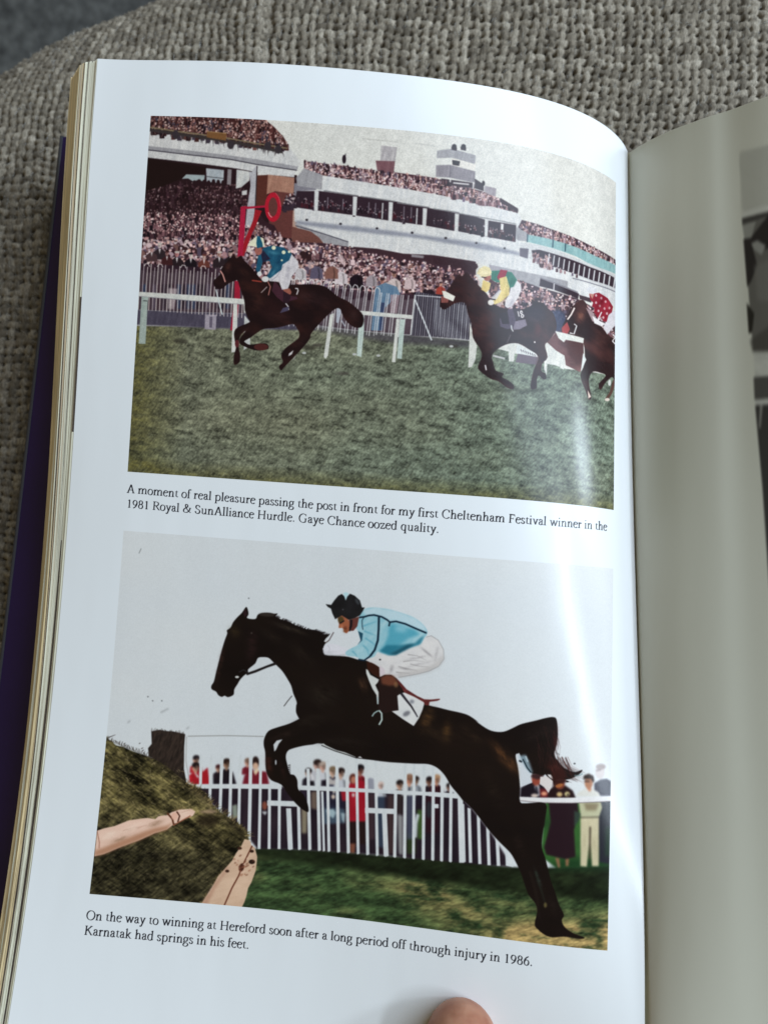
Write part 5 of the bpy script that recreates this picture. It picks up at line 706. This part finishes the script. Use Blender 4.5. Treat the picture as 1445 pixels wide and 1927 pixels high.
def leaf_mat(name, c, tr=.0):
    m, nt, b = mat(name, c, .7, .3); n = N(nt, 'ShaderNodeTexNoise'); n.inputs['Scale'].default_value = 1; n.inputs['Detail'].default_value = 3; nt.links.new(coords(nt, (900, 14, 900)), n.inputs['Vector'])
    r = N(nt, 'ShaderNodeValToRGB'); r.color_ramp.elements[0].color = (*[x * .72 for x in c], 1); r.color_ramp.elements[1].color = (*[min(1, x * 1.12) for x in c], 1); r.color_ramp.elements[0].position = .3; r.color_ramp.elements[1].position = .7; nt.links.new(n.outputs['Fac'], r.inputs[0]); nt.links.new(r.outputs[0], b.inputs['Base Color']); return m
M_text, M_plate, M_brown, M_dark = leaf_mat('yellowed_text_paper', (.84, .66, .38)), leaf_mat('cream_plate_paper', (.92, .87, .70)), leaf_mat('brown_paper_and_page_shade', (.68, .55, .39)), leaf_mat('painted_gap_shade_and_dark_print', (.10, .075, .06))  # dark tone paints shade in leaf gaps, and the plate leaf's bled print
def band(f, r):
    if f < .10: return 2 if r < .7 else 1  # brown leaves here paint the shade under the top page
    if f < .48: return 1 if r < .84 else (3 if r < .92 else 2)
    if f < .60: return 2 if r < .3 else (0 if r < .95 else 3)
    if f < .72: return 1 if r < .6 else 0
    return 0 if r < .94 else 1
V, Fc, MI = [], [], []; nl = 64; off = 0; rr = np.random.default_rng(12)
for k in range(nl + 24):
    f = min(1, (k + 1) / nl); deep = max(0, k + 1 - nl) / 24; r_ = rr.random(); e = (.86 * f / .62 * .66 if f < .62 else .572 + .50 * (f - .62) / .38) + rr.normal() * .010 - .2 * deep
    dz = .06 + (.20 * f / .62 if f < .62 else .20 + .62 * (f - .62) / .38) + rr.normal() * .002 + 1.7 * deep; wob = rr.normal(size=3) * .012; th = .010
    fn = lambda s, t, e=e, dz=dz, wob=wob, f=f: page_point(s, t * 1.085) + np.stack([-(e + wob[0] * np.sin(5 * t + wob[1] * 99) * (1 + 2 * t) - .10 * f * t) * (1 - s)**.6, -.02 * f + wob[2] + 0 * s, -dz - .008 * f * np.sin(7 * t + 3 * f) + 0 * s], -1)
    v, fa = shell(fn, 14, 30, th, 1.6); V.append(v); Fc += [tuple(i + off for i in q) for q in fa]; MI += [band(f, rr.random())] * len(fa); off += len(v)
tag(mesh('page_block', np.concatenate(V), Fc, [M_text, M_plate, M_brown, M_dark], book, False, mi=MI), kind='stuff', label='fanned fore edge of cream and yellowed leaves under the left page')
# one plate leaf right below peeks out, its dark bled photograph showing along the edge
v, fa = shell(lambda s, t: page_point(s, t * 1.085) + np.stack([-(.035 + .03 * np.sin(3.1 * t)) * (1 - s), 0 * s, -.022 + 0 * s], -1), 41, 60, .008, 1.4)
mi = [];
for i in range(40):
    for j in range(59): t_ = (j + .5) / 59; d = 1 if .245 < t_ < .375 else 0; mi += [d, 0]
for j in range(59): t_ = (j + .5) / 59; d = 1 if .245 < t_ < .375 else 0; mi += [d, 0]
mi += [0] * (len(fa) - len(mi)); tag(mesh('plate_leaf', v, fa, [M_plate, M_dark], book, False, mi=mi), label='plate leaf just under the left page')

# ---------------------------------------------------------------- right page
HX = np.array([8.10, 8.30, 8.53, 8.88, 9.28, 9.64, 10.03, 10.69, 11.6, 12.9, 14.6, 16.6, 18.9]); HZ = np.array([-2.95, -2.5, -2.08, -1.58, -1.14, -.78, -.45, .23, .95, 1.7, 2.25, 2.4, 2.1])
TX = np.array([9.00, 9.12, 9.35, 9.75, 10.2, 10.7, 11.3, 12.0, 12.9, 14.1, 15.6, 17.6, 20.0]); TZ = np.array([.45, .72, .95, 1.2, 1.42, 1.62, 1.82, 2.0, 2.17, 2.3, 2.36, 2.3, 2.0])
GX = np.array([8.10, 8.33, 8.57, 9.00, 8.967]); 
def cr(K, s):
    n = len(K) - 1; x = np.clip(s * n, 0, n - 1e-6); i = x.astype(int); f = x - i; g = lambda k: K[np.clip(k, 0, n)]
    a, b, c, d = g(i - 1), g(i), g(i + 1), g(i + 2); return .5 * (2 * b + (c - a) * f + (2 * a - 5 * b + 4 * c - d) * f * f + (3 * b - a - 3 * c + d) * f**3)
def right_point(s, t):
    s = np.asarray(s, float); t = np.asarray(t, float); g = page_point(np.ones_like(t), t * 1.077); w = t
    x = cr(HX, s) * (1 - w) + cr(TX, s) * w; z = cr(HZ, s) * (1 - w) + cr(TZ, s) * w
    g0x = HX[0] * (1 - w) + TX[0] * w; g0z = HZ[0] * (1 - w) + TZ[0] * w; k = (1 - s)**2
    return np.stack([x + (g[:, 0] + .02 - g0x) * k, 11.5 - 25.2 * t, z + (g[:, 2] - .12 - g0z) * k], -1)
def invert_right(pts):
    pts = np.asarray(pts, float); n = len(pts); s = np.full(n, .5); t = np.full(n, .3)
    for _ in range(40):
        h = 1e-4; a = _project(right_point(s, t)); js = (_project(right_point(s + h, t)) - a) / h; jt = (_project(right_point(s, t + h)) - a) / h; r = pts - a; det = js[:, 0] * jt[:, 1] - js[:, 1] * jt[:, 0]
        s = np.clip(s + np.clip((r[:, 0] * jt[:, 1] - r[:, 1] * jt[:, 0]) / det, -.1, .1), 0, .98); t = np.clip(t + np.clip((js[:, 0] * r[:, 1] - js[:, 1] * r[:, 0]) / det, -.1, .1), -.05, 1.05)
    return np.stack([s, t], -1)
_e = invert_right([(1391, 310), (1400, 420), (1409, 540), (1416, 660), (1425, 780), (1434, 920), (1445, 1100)])
# grey print for the facing page, drawn in page coordinates s .2-.9 / t 0-1
RW_, RH_ = 900, 1200; g_ = np.random.default_rng(31)
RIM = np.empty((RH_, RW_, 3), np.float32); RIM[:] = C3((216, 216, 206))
EDGE = lambda t: np.interp(t, _e[:, 1], _e[:, 0])
def rput(pts, col, al=1., blur=0):
    global INK
    keep, kc = INK, list(CLIP); INK = RIM; CLIP[:] = [0, 0, RW_, RH_]; q = invert_right(pts) * (RW_, RH_); put(q, col, al, blur); INK = keep; CLIP[:] = kc
def rect(t0, t1): tt = np.linspace(t0, t1, 30); return tt
t_a, t_b, t_c = invert_right([(1391, 290), (1416, 661), (1452, 1180)])[:, 1]
for t0, t1, c in ((t_a, t_b, (178, 178, 172)), (t_b, t_c, (196, 196, 190))):
    tt = np.linspace(t0, t1, 40); P_ = np.concatenate([np.stack([EDGE(tt), tt], -1), [(.97, t1), (.97, t0)]]) * (RW_, RH_)
    keep, kc = INK, list(CLIP); INK = RIM; CLIP[:] = [0, 0, RW_, RH_]; put(P_, c, 1, 0, fn=lambda h, w, x0, y0, c=c: C3(c) * (1 + (noise(h, w, 30, 9, int(c[0]), .3) - .5)[..., None] * .25)); INK = keep; CLIP[:] = kc
rput([(1391, 285), (1470, 270), (1470, 380), (1394, 396)], (190, 190, 182), .9, 1); rput([(1394, 398), (1470, 380), (1470, 392), (1395, 411)], (206, 206, 200)); rput([(1395, 411), (1470, 393), (1470, 402), (1396, 423)], (70, 68, 66)); rput([(1396, 423), (1470, 404), (1470, 660), (1416, 660), (1400, 450)], (104, 102, 98)); rput([(1396, 424), (1422, 415), (1412, 450), (1400, 452)], (150, 150, 145)); rput([(1398, 450), (1412, 448), (1445, 405), (1475, 400), (1475, 450), (1440, 470), (1425, 455), (1415, 465), (1424, 500), (1412, 530), (1405, 540)], (44, 40, 40)); rput([(1412, 458), (1424, 452), (1440, 462), (1432, 480), (1418, 470)], (150, 150, 146)); rput([(1404, 570), (1418, 590), (1414, 625), (1408, 628)], (40, 38, 34)); rput([(1418, 500), (1470, 480), (1470, 570), (1424, 565)], (120, 118, 114), .8, 3); rput([(1410, 640), (1470, 600), (1470, 662), (1415, 662)], (70, 68, 64), .7, 2)
rput([(1417, 710), (1470, 706), (1470, 752), (1419, 754)], (84, 82, 80)); rput([(1419, 752), (1470, 748), (1470, 760), (1420, 762)], (190, 190, 186)); rput([(1420, 763), (1470, 760), (1480, 1180), (1452, 1180), (1434, 920)], (62, 60, 60)); rput([(1429, 762), (1434, 762), (1430, 806), (1427, 806)], (150, 148, 144))
t_d = invert_right([(1416, 708)])[0, 1]
RIM = np.stack([box(box(RIM[..., k], 2), 1) for k in range(3)], -1)
right_image = make_image('facing_page_print', RIM, C3((216, 216, 206)))
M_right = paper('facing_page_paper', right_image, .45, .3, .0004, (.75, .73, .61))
SR = np.linspace(0, 1, 70)**1.15; TR = np.linspace(0, 1, 90); a_, b_ = np.meshgrid(SR, TR, indexing='ij'); RP = right_point(a_.ravel(), b_.ravel()); nr = len(TR)
i_, j_ = np.meshgrid(np.arange(69), np.arange(89), indexing='ij'); i_, j_ = i_.ravel(), j_.ravel(); rq = np.stack([i_ * nr + j_, i_ * nr + j_ + 1, (i_ + 1) * nr + j_ + 1, (i_ + 1) * nr + j_], -1)
cS = (SR[i_] + SR[i_ + 1]) / 2; cT = (TR[j_] + TR[j_ + 1]) / 2; ph = np.where((cS > EDGE(cT)) & (cT > t_a) & (cT < t_b), 1, np.where((cS > EDGE(cT)) & (cT >= t_b) & (cT < t_c), 2, 0)); ruv = np.stack([a_.ravel(), 1 - b_.ravel()], -1)
def rpiece(name, k, parent, **kw):
    q = rq[ph == k]; ids, iv = np.unique(q, return_inverse=True); return tag(mesh(name, RP[ids], iv.reshape(q.shape), M_right, parent, uv=ruv[ids]), **kw)
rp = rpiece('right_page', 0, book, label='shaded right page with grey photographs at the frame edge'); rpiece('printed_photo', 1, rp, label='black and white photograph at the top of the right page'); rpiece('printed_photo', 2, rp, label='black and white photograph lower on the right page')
V, Fc, MI = [], [], []; off = 0
for k in range(26):
    f = (k + 1) / 26; v, fa = shell(lambda s, t, f=f: right_point(s, t) * np.array([1, 1, 1]) + np.stack([.9 * f * s, -.01 * f + 0 * s, -.03 - f * (.25 + 3.4 * s**.7 * (1 - .25 * s)) * (.55 + .0 * t)], -1), 9, 8, .02); V.append(v); Fc += [tuple(i + off for i in q) for q in fa]; MI += [k % 3 == 0] * len(fa); off += len(v)
tag(mesh('page_block', np.concatenate(V), Fc, [M_text, M_plate], book, False, mi=MI), kind='stuff', label='leaves under the right page')

# ---------------------------------------------------------------- boards in a dark purple jacket
def rounded_board(name, fn, thick, parent, m, ns=26, nt_=30):
    v, fa = shell(fn, ns, nt_, thick); o = mesh(name, v, fa, m, parent, True); b = o.modifiers.new('edge', 'BEVEL'); b.width = .0006; b.segments = 2; b.limit_method = 'ANGLE'; o.data.polygons.foreach_set('use_smooth', np.ones(len(fa), bool)); return o
m_j, nt, b = mat('purple_book_jacket', (.030, .012, .085), .34, .5)
n = N(nt, 'ShaderNodeTexNoise'); n.inputs['Scale'].default_value = 26; n.inputs['Detail'].default_value = 4; nt.links.new(coords(nt), n.inputs['Vector']); r = N(nt, 'ShaderNodeValToRGB'); r.color_ramp.elements[0].color = (.016, .007, .055, 1); r.color_ramp.elements[1].color = (.036, .014, .12, 1); nt.links.new(n.outputs['Fac'], r.inputs[0]); nt.links.new(r.outputs[0], b.inputs['Base Color']); add_bump(nt, b, coords(nt), 900, .25, .0001)
def cov_left(s, t): xl = -8.45 - .82 * t; return np.stack([xl + (7.2 - xl) * s, 11.35 - 25.8 * t, -3.1 - .1 * s - .10 * np.sin(math.pi * t)], -1)
cover = rounded_board('cover_board', cov_left, .26, book, m_j); tag(cover, label='purple cover board showing beyond the left page edges')
m_e, nt, b = mat('grey_jacket_edge', (.07, .07, .085), .5, .4); add_bump(nt, b, coords(nt), 700, .4, .0002)  # plain grey for the strip along the jacket's outer edge
v, fa = shell(lambda s, t: cov_left(s * .006, t) + np.stack([-.035 + 0 * s, 0 * s, .012 + 0 * s], -1), 3, 30, .24); tag(mesh('jacket_edge', v, fa, m_e, cover), label='grey fold along the jacket edge')
def cov_right(s, t): return np.stack([8.6 + 14.3 * s, 11.2 - 25.5 * t, -3.35 + .3 * s + 0 * t], -1)
tag(rounded_board('cover_board', cov_right, .26, book, m_j), label='cover board under the right page')
v, fa = shell(lambda s, t: np.stack([7.16 + 1.5 * s, 11.2 - 25.5 * t, -3.3 - .05 * np.sin(math.pi * s)], -1), 8, 20, .2); mesh('spine', v, fa, m_j, book)

# ---------------------------------------------------------------- sofa cushion: chunky woven cover, real yarn relief
def ray_at(px, z):
    c = np.array([(px[0] - 722.5) / FOC, (px[1] - 963.5) / FOC, 1.]); d = CAMR @ c; return CAM + d * (z - CAM[2]) / d[2]
BASE = -5.0; RC = 8.0; sin_t, drop = .774, .367 * RC
_a, _b = ray_at((0, 132), BASE - drop), ray_at((268, 0), BASE - drop); _d = (_b - _a)[:2]; _d /= np.linalg.norm(_d); _n = np.array([-_d[1], _d[0]])
def cushion_z(x, y):
    along = (x - _a[0]) * _d[0] + (y - _a[1]) * _d[1]; dd = (x - _a[0]) * _n[0] + (y - _a[1]) * _n[1]
    dd = dd + sin_t * RC + .32 - .2 * np.sin(np.clip(along / 5.2, 0, 1) * math.pi)
    u = np.clip(dd, 0, RC * .995); z = BASE - (RC - np.sqrt(RC * RC - u * u)) - np.clip(dd - RC * .995, 0, 50) * 9
    z = z - .35 * np.exp(-(((x - 9) / 7.)**4)) * np.exp(-(((y + 1) / 13.)**6)) + .03 * np.sin(x * .7 + 1) * np.cos(y * .5) 
    cr_ = (x + 2.75 + .06 * (y - 12)); z = z - .14 * np.exp(-(cr_ / .16)**2) * (y > 5) + .08 * np.exp(-((cr_ + .55) / .5)**2) * (y > 5)
    for q_ in (-29 - x, x - 31, -29 - y): z = z - np.clip(q_, 0, 5)**2 * .45
    return z - 1.2 * np.exp(-(((x - 5) / 4.)**2 + ((y + 15.5) / 3.4)**2))
WX, WY = .30, .262
def hsh(i, j, k=0): v = np.sin(i * 12.9898 + j * 78.233 + k * 37.719) * 43758.5453; return v - np.floor(v)
def weave(x, y):
    """height above the cushion, plus tone value, for interlaced slub yarns"""
    wx = x + .06 * np.sin(y * 1.3 + x * .4) + .022 * np.sin(y * 4.1 + 2 * x) + .03 * np.sin(y * 2.3 - x * 1.7) + .012 * np.sin(y * 9 + x * 3); wy = y + .08 * np.sin(x * 1.1 + y * .3) + .035 * np.sin(x * 3.7 + y) + .022 * np.sin(x * 7.3 - y * 2) 
    u = wx / WX; v = wy / WY; H = np.full(x.shape, -1.); T = np.zeros(x.shape)
    for dv in (-1, 0, 1):                                       # weft yarns
        j = np.round(v) + dv; i = np.round(u); jit = (hsh(j, 0, 3) - .5) * .16 + (hsh(i, j, 4) - .5) * .26; q = (v - j - jit); w = .33 + .13 * hsh(i, j, 5)
        prof = np.sqrt(np.clip(1 - (q / w)**2, 0, 1)); up = np.cos(math.pi * (u + j)); h = prof * (.42 + .58 * up) * .10 * (.75 + .5 * hsh(i, j, 6)) + (prof <= 0) * -1.
        k = h > H; H = np.where(k, h, H); T = np.where(k, .75 * hsh(i, j, 7) + .25 * hsh(j, 1, 14), T)
    for du in (-1, 0, 1):                                       # warp yarns, a little heavier, with dark slits between them
        i = np.round(u) + du; j2 = np.round((v + i + 1) / 2); jit = (hsh(i, 0, 8) - .5) * .16 + (hsh(i, j2, 9) - .5) * .20; q = (u - i - jit)
        up = -np.cos(math.pi * (v + i)); w = .31 + .07 * up + .11 * (hsh(i, j2, 10) - .5); prof = np.sqrt(np.clip(1 - (q / w)**2, 0, 1))
        h = prof * (.52 + .48 * up) * .118 * (.75 + .5 * hsh(i, j2, 11)) + (prof <= 0) * -1.
        k = h > H; H = np.where(k, h, H); T = np.where(k, .7 * hsh(i, j2, 12) + .3 * hsh(i, 1, 13), T)
    return np.maximum(H, -.13), T
def fabric_patch(x0, x1, y0, y1, st, hide=None):
    xs = np.arange(x0, x1 + st * .5, st); ys = np.arange(y0, y1 + st * .5, st); X, Y = np.meshgrid(xs, ys, indexing='ij'); X, Y = X.ravel(), Y.ravel(); h, T = weave(X, Y)
    e = .05; z0 = cushion_z(X, Y); gx = (cushion_z(X + e, Y) - z0) / e; gy = (cushion_z(X, Y + e) - z0) / e; nn = np.stack([-gx, -gy, np.ones_like(gx)], -1); nn /= np.linalg.norm(nn, axis=1, keepdims=True)
    fz = (hsh(np.round(X * 97), np.round(Y * 89), 1) - .5) * .010
    P = np.stack([X, Y, z0], -1) + nn * (h + fz)[:, None]; n1, n2 = len(xs), len(ys); i, j = np.meshgrid(np.arange(n1 - 1), np.arange(n2 - 1), indexing='ij'); i, j = i.ravel(), j.ravel()
    q = np.stack([i * n2 + j, (i + 1) * n2 + j, (i + 1) * n2 + j + 1, i * n2 + j + 1], -1)
    return P, q, np.stack([T, (h + .13) / .25], -1)
def join(parts):
    V, Q, A, off = [], [], [], 0
    for p, q, a in parts: V.append(p); Q.append(q + off); A.append(a); off += len(p)
    return np.concatenate(V), np.concatenate(Q), np.concatenate(A)
V, Q, A = join([fabric_patch(-17.0, 15.0, 10.2, 19.6, .036), fabric_patch(-17.0, -6.6, -15.0, 10.2, .042), fabric_patch(-6.6, 22.0, -18, 10.2, .4), fabric_patch(15.0, 22.0, 10.2, 19.6, .2), fabric_patch(-17.0, -6.6, -18, -15, .2), fabric_patch(-34, -17.0, -34, 19.6, .3), fabric_patch(22.0, 36, -34, 19.6, .3), fabric_patch(-17.0, 22.0, -34, -18, .3)])
m_f, nt, b = mat('woven_grey_yarn', (.3, .3, .29), .85, .25)
at_ = N(nt, 'ShaderNodeUVMap'); sep = N(nt, 'ShaderNodeSeparateXYZ'); nt.links.new(at_.outputs[0], sep.inputs[0])
r1 = N(nt, 'ShaderNodeValToRGB'); e_ = r1.color_ramp.elements; e_[0].color = (.10, .082, .06, 1); e_[1].color = (.36, .315, .25, 1); x_ = e_.new(.5); x_.color = (.21, .178, .135, 1); nt.links.new(sep.outputs[0], r1.inputs[0])
n1 = N(nt, 'ShaderNodeTexNoise'); n1.inputs['Scale'].default_value = 1; n1.inputs['Detail'].default_value = 5; nt.links.new(coords(nt, (2600, 700, 1500)), n1.inputs['Vector']); r2 = N(nt, 'ShaderNodeValToRGB'); r2.color_ramp.elements[0].position = .3; r2.color_ramp.elements[0].color = (.5, .5, .5, 1); r2.color_ramp.elements[1].position = .72; r2.color_ramp.elements[1].color = (1.5, 1.5, 1.52, 1); nt.links.new(n1.outputs['Fac'], r2.inputs[0])
mx = N(nt, 'ShaderNodeMix', data_type='RGBA', blend_type='MULTIPLY'); mx.inputs['Factor'].default_value = 1; nt.links.new(r1.outputs[0], mx.inputs[6]); nt.links.new(r2.outputs[0], mx.inputs[7]); nt.links.new(mx.outputs[2], b.inputs['Base Color'])
bu = N(nt, 'ShaderNodeBump'); bu.inputs['Strength'].default_value = .8; bu.inputs['Distance'].default_value = .0003; nt.links.new(n1.outputs['Fac'], bu.inputs['Height']); nt.links.new(bu.outputs[0], b.inputs['Normal']); b.inputs['Sheen Weight'].default_value = .1; b.inputs['Sheen Roughness'].default_value = .5
tag(mesh('sofa_cushion', V, Q, m_f, None, True, uv=A), label='grey woven sofa cushion under the open book, with a seam and rounded edge', category='cushion')
# loose fibres and slubs standing out of the weave near the head of the book
V, Fc = [], []; rf = np.random.default_rng(77)
for k in range(1500):
    x = rf.uniform(-12, 13.5); y = rf.uniform(11.2, 17.5) if rf.random() < .8 else rf.uniform(5, 11); x = rf.uniform(-11.5, -8.3) if y < 11.2 else x
    z = cushion_z(np.array([x]), np.array([y]))[0] + weave(np.array([x]), np.array([y]))[0][0]; a = rf.normal() * .7 + 1.4; L = rf.uniform(.08, .24); w = .003 + .003 * rf.random(); pts = []
    for q in range(4): f = q / 3; pts.append((x + math.cos(a) * L * f + rf.normal() * .008, y + math.sin(a) * L * f, z + .012 + .055 * math.sin(math.pi * f) * rf.random()))
    px_, py_ = -math.sin(a) * w, math.cos(a) * w; o0 = len(V)
    for p in pts: V += [(p[0] + px_, p[1] + py_, p[2]), (p[0] - px_, p[1] - py_, p[2]), (p[0], p[1], p[2] + w * 1.3)]
    for q in range(3):
        b0 = o0 + q * 3
        for u_, v_ in ((0, 1), (1, 2), (2, 0)): Fc.append((b0 + u_, b0 + v_, b0 + 3 + v_, b0 + 3 + u_))
m_h, nt, b = mat('loose_pale_fibre', (.46, .46, .44), .7, .3); n = N(nt, 'ShaderNodeTexNoise'); n.inputs['Scale'].default_value = 300; nt.links.new(coords(nt), n.inputs['Vector']); r = N(nt, 'ShaderNodeValToRGB'); r.color_ramp.elements[0].color = (.26, .25, .24, 1); r.color_ramp.elements[1].color = (.62, .62, .6, 1); nt.links.new(n.outputs['Fac'], r.inputs[0]); nt.links.new(r.outputs[0], b.inputs['Base Color'])
fib = mesh('loose_fibres', V, Fc, m_h, bpy.data.objects['sofa_cushion'], True); tag(fib, kind='stuff')
# dark carpet far below, past the cushion's rounded edge
m_c, nt, b = mat('dark_grey_carpet', (.075, .078, .08), .95, .2); n = N(nt, 'ShaderNodeTexNoise'); n.inputs['Scale'].default_value = 120; n.inputs['Detail'].default_value = 6; nt.links.new(coords(nt), n.inputs['Vector']); r = N(nt, 'ShaderNodeValToRGB'); r.color_ramp.elements[0].position = .3; r.color_ramp.elements[0].color = (.06, .062, .064, 1); r.color_ramp.elements[1].position = .7; r.color_ramp.elements[1].color = (.16, .165, .165, 1); nt.links.new(n.outputs['Fac'], r.inputs[0]); nt.links.new(r.outputs[0], b.inputs['Base Color']); add_bump(nt, b, coords(nt), 300, .8, .002)
xs = np.linspace(-160, 160, 60); X, Y = np.meshgrid(xs, xs, indexing='ij'); i, j = np.meshgrid(np.arange(59), np.arange(59), indexing='ij'); i, j = i.ravel(), j.ravel()
tag(mesh('floor', np.stack([X.ravel(), Y.ravel(), -38 + .12 * np.sin(X.ravel()) * np.cos(Y.ravel())], -1), np.stack([i * 60 + j, (i + 1) * 60 + j, (i + 1) * 60 + j + 1, i * 60 + j + 1], -1), m_c), kind='structure')

# ---------------------------------------------------------------- the reader's hand: thumb resting on the foot of the page
tipc = ray_at((866, 1946), .66)
mb = bpy.data.metaballs.new('hand'); mb.resolution = .11; mb.render_resolution = .11; mb.threshold = .6
mo = bpy.data.objects.new('hand_shape', mb); sc.collection.objects.link(mo)
def blob(p, r): e = mb.elements.new(); e.type = 'BALL'; e.co = Vector(p); e.radius = r * 1.62; e.stiffness = 2.2
def bone(p, q, r0, r1, n=None):
    p, q = np.array(p, float), np.array(q, float); n = n or max(3, int(np.linalg.norm(q - p) / .32))
    for k in range(n + 1): f = k / n; blob(p + (q - p) * f, r0 + (r1 - r0) * f)
t0 = np.array(tipc); j1 = t0 + (.55, -2.5, .28); j2 = j1 + (1.2, -3.2, -1.3); w_ = j2 + (1.2, -3.4, -1.8)
bone(t0, j1, .74, .84); bone(j1, j2, .82, .98); bone(j2, w_, 1.15, 1.6)
palm = w_ + (-2.6, .9, -1.0); bone(w_, palm, 1.7, 1.4); bone(w_ + (-1, -1.4, -.6), w_ + (-.2, -9, -1.4), 2.0, 2.3)
for k, (dx, L) in enumerate(((-.4, 3.1), (-2.1, 3.5), (-3.8, 3.3), (-5.3, 2.6))):
    kn = w_ + (dx - .6, 2.2, -1.7 - .12 * k); mid = kn + (-.2, L * .62, -.75); tp = mid + (-.1, L * .5, .35); bone(w_ + (dx * .6, -.5, -1.3), kn, 1.15, .86); bone(kn, mid, .84, .72); bone(mid, tp, .70, .58)
bpy.context.view_layer.update(); dg = bpy.context.evaluated_depsgraph_get(); hm = bpy.data.meshes.new_from_object(mo.evaluated_get(dg)); bpy.data.objects.remove(mo); hm.transform(Matrix.Scale(CM, 4))
hm.name = 'hand'; hand = bpy.data.objects.new('hand', hm); sc.collection.objects.link(hand); hm.polygons.foreach_set('use_smooth', np.ones(len(hm.polygons), bool))
m_s, nt, b = mat('warm_skin', (.55, .30, .21), .5, .4); b.inputs['Subsurface Weight'].default_value = .25; b.inputs['Subsurface Scale'].default_value = .004; b.inputs['Subsurface Radius'].default_value = (1., .35, .2)
n = N(nt, 'ShaderNodeTexNoise'); n.inputs['Scale'].default_value = 160; n.inputs['Detail'].default_value = 4; nt.links.new(coords(nt), n.inputs['Vector']); r = N(nt, 'ShaderNodeValToRGB'); r.color_ramp.elements[0].position = .35; r.color_ramp.elements[0].color = (.34, .13, .075, 1); r.color_ramp.elements[1].position = .68; r.color_ramp.elements[1].color = (.50, .25, .16, 1); nt.links.new(n.outputs['Fac'], r.inputs[0]); nt.links.new(r.outputs[0], b.inputs['Base Color']); add_bump(nt, b, coords(nt, (1, .4, 1)), 900, .35, .00025)
hm.materials.clear(); hm.materials.append(m_s); tag(hand, label='hand with the tip of its thumb pressing the foot of the left page', category='hand')
# nail: a curved plate on the thumb's upper side
m_n, nt, b = mat('thumb_nail', (.72, .47, .40), .25, .5); add_bump(nt, b, coords(nt, (1, .1, 1)), 900, .15, .0001)
ax = (j1 - t0) / np.linalg.norm(j1 - t0); sd = np.cross(ax, (0, 0, 1.)); sd /= np.linalg.norm(sd); upv = np.cross(sd, ax); V = []; up_ = -upv if upv[2] < 0 else upv
for q in range(9):
    for p in range(11):
        th = (p / 10 - .5) * 1.75; yy = .05 + 1.25 * q / 8; rad = .80 * (1 - .10 * (1 - q / 8)); V.append(t0 + ax * (yy - .22 * math.cos(th * 1.4)) + sd * math.sin(th) * rad * .86 + up_ * (math.cos(th) * rad * 1.0 - .02 + (.0 if 0 < p < 10 else -.03)))
mesh('nail', V, [(q * 11 + p, q * 11 + p + 1, (q + 1) * 11 + p + 1, (q + 1) * 11 + p) for q in range(8) for p in range(10)], m_n, hand)
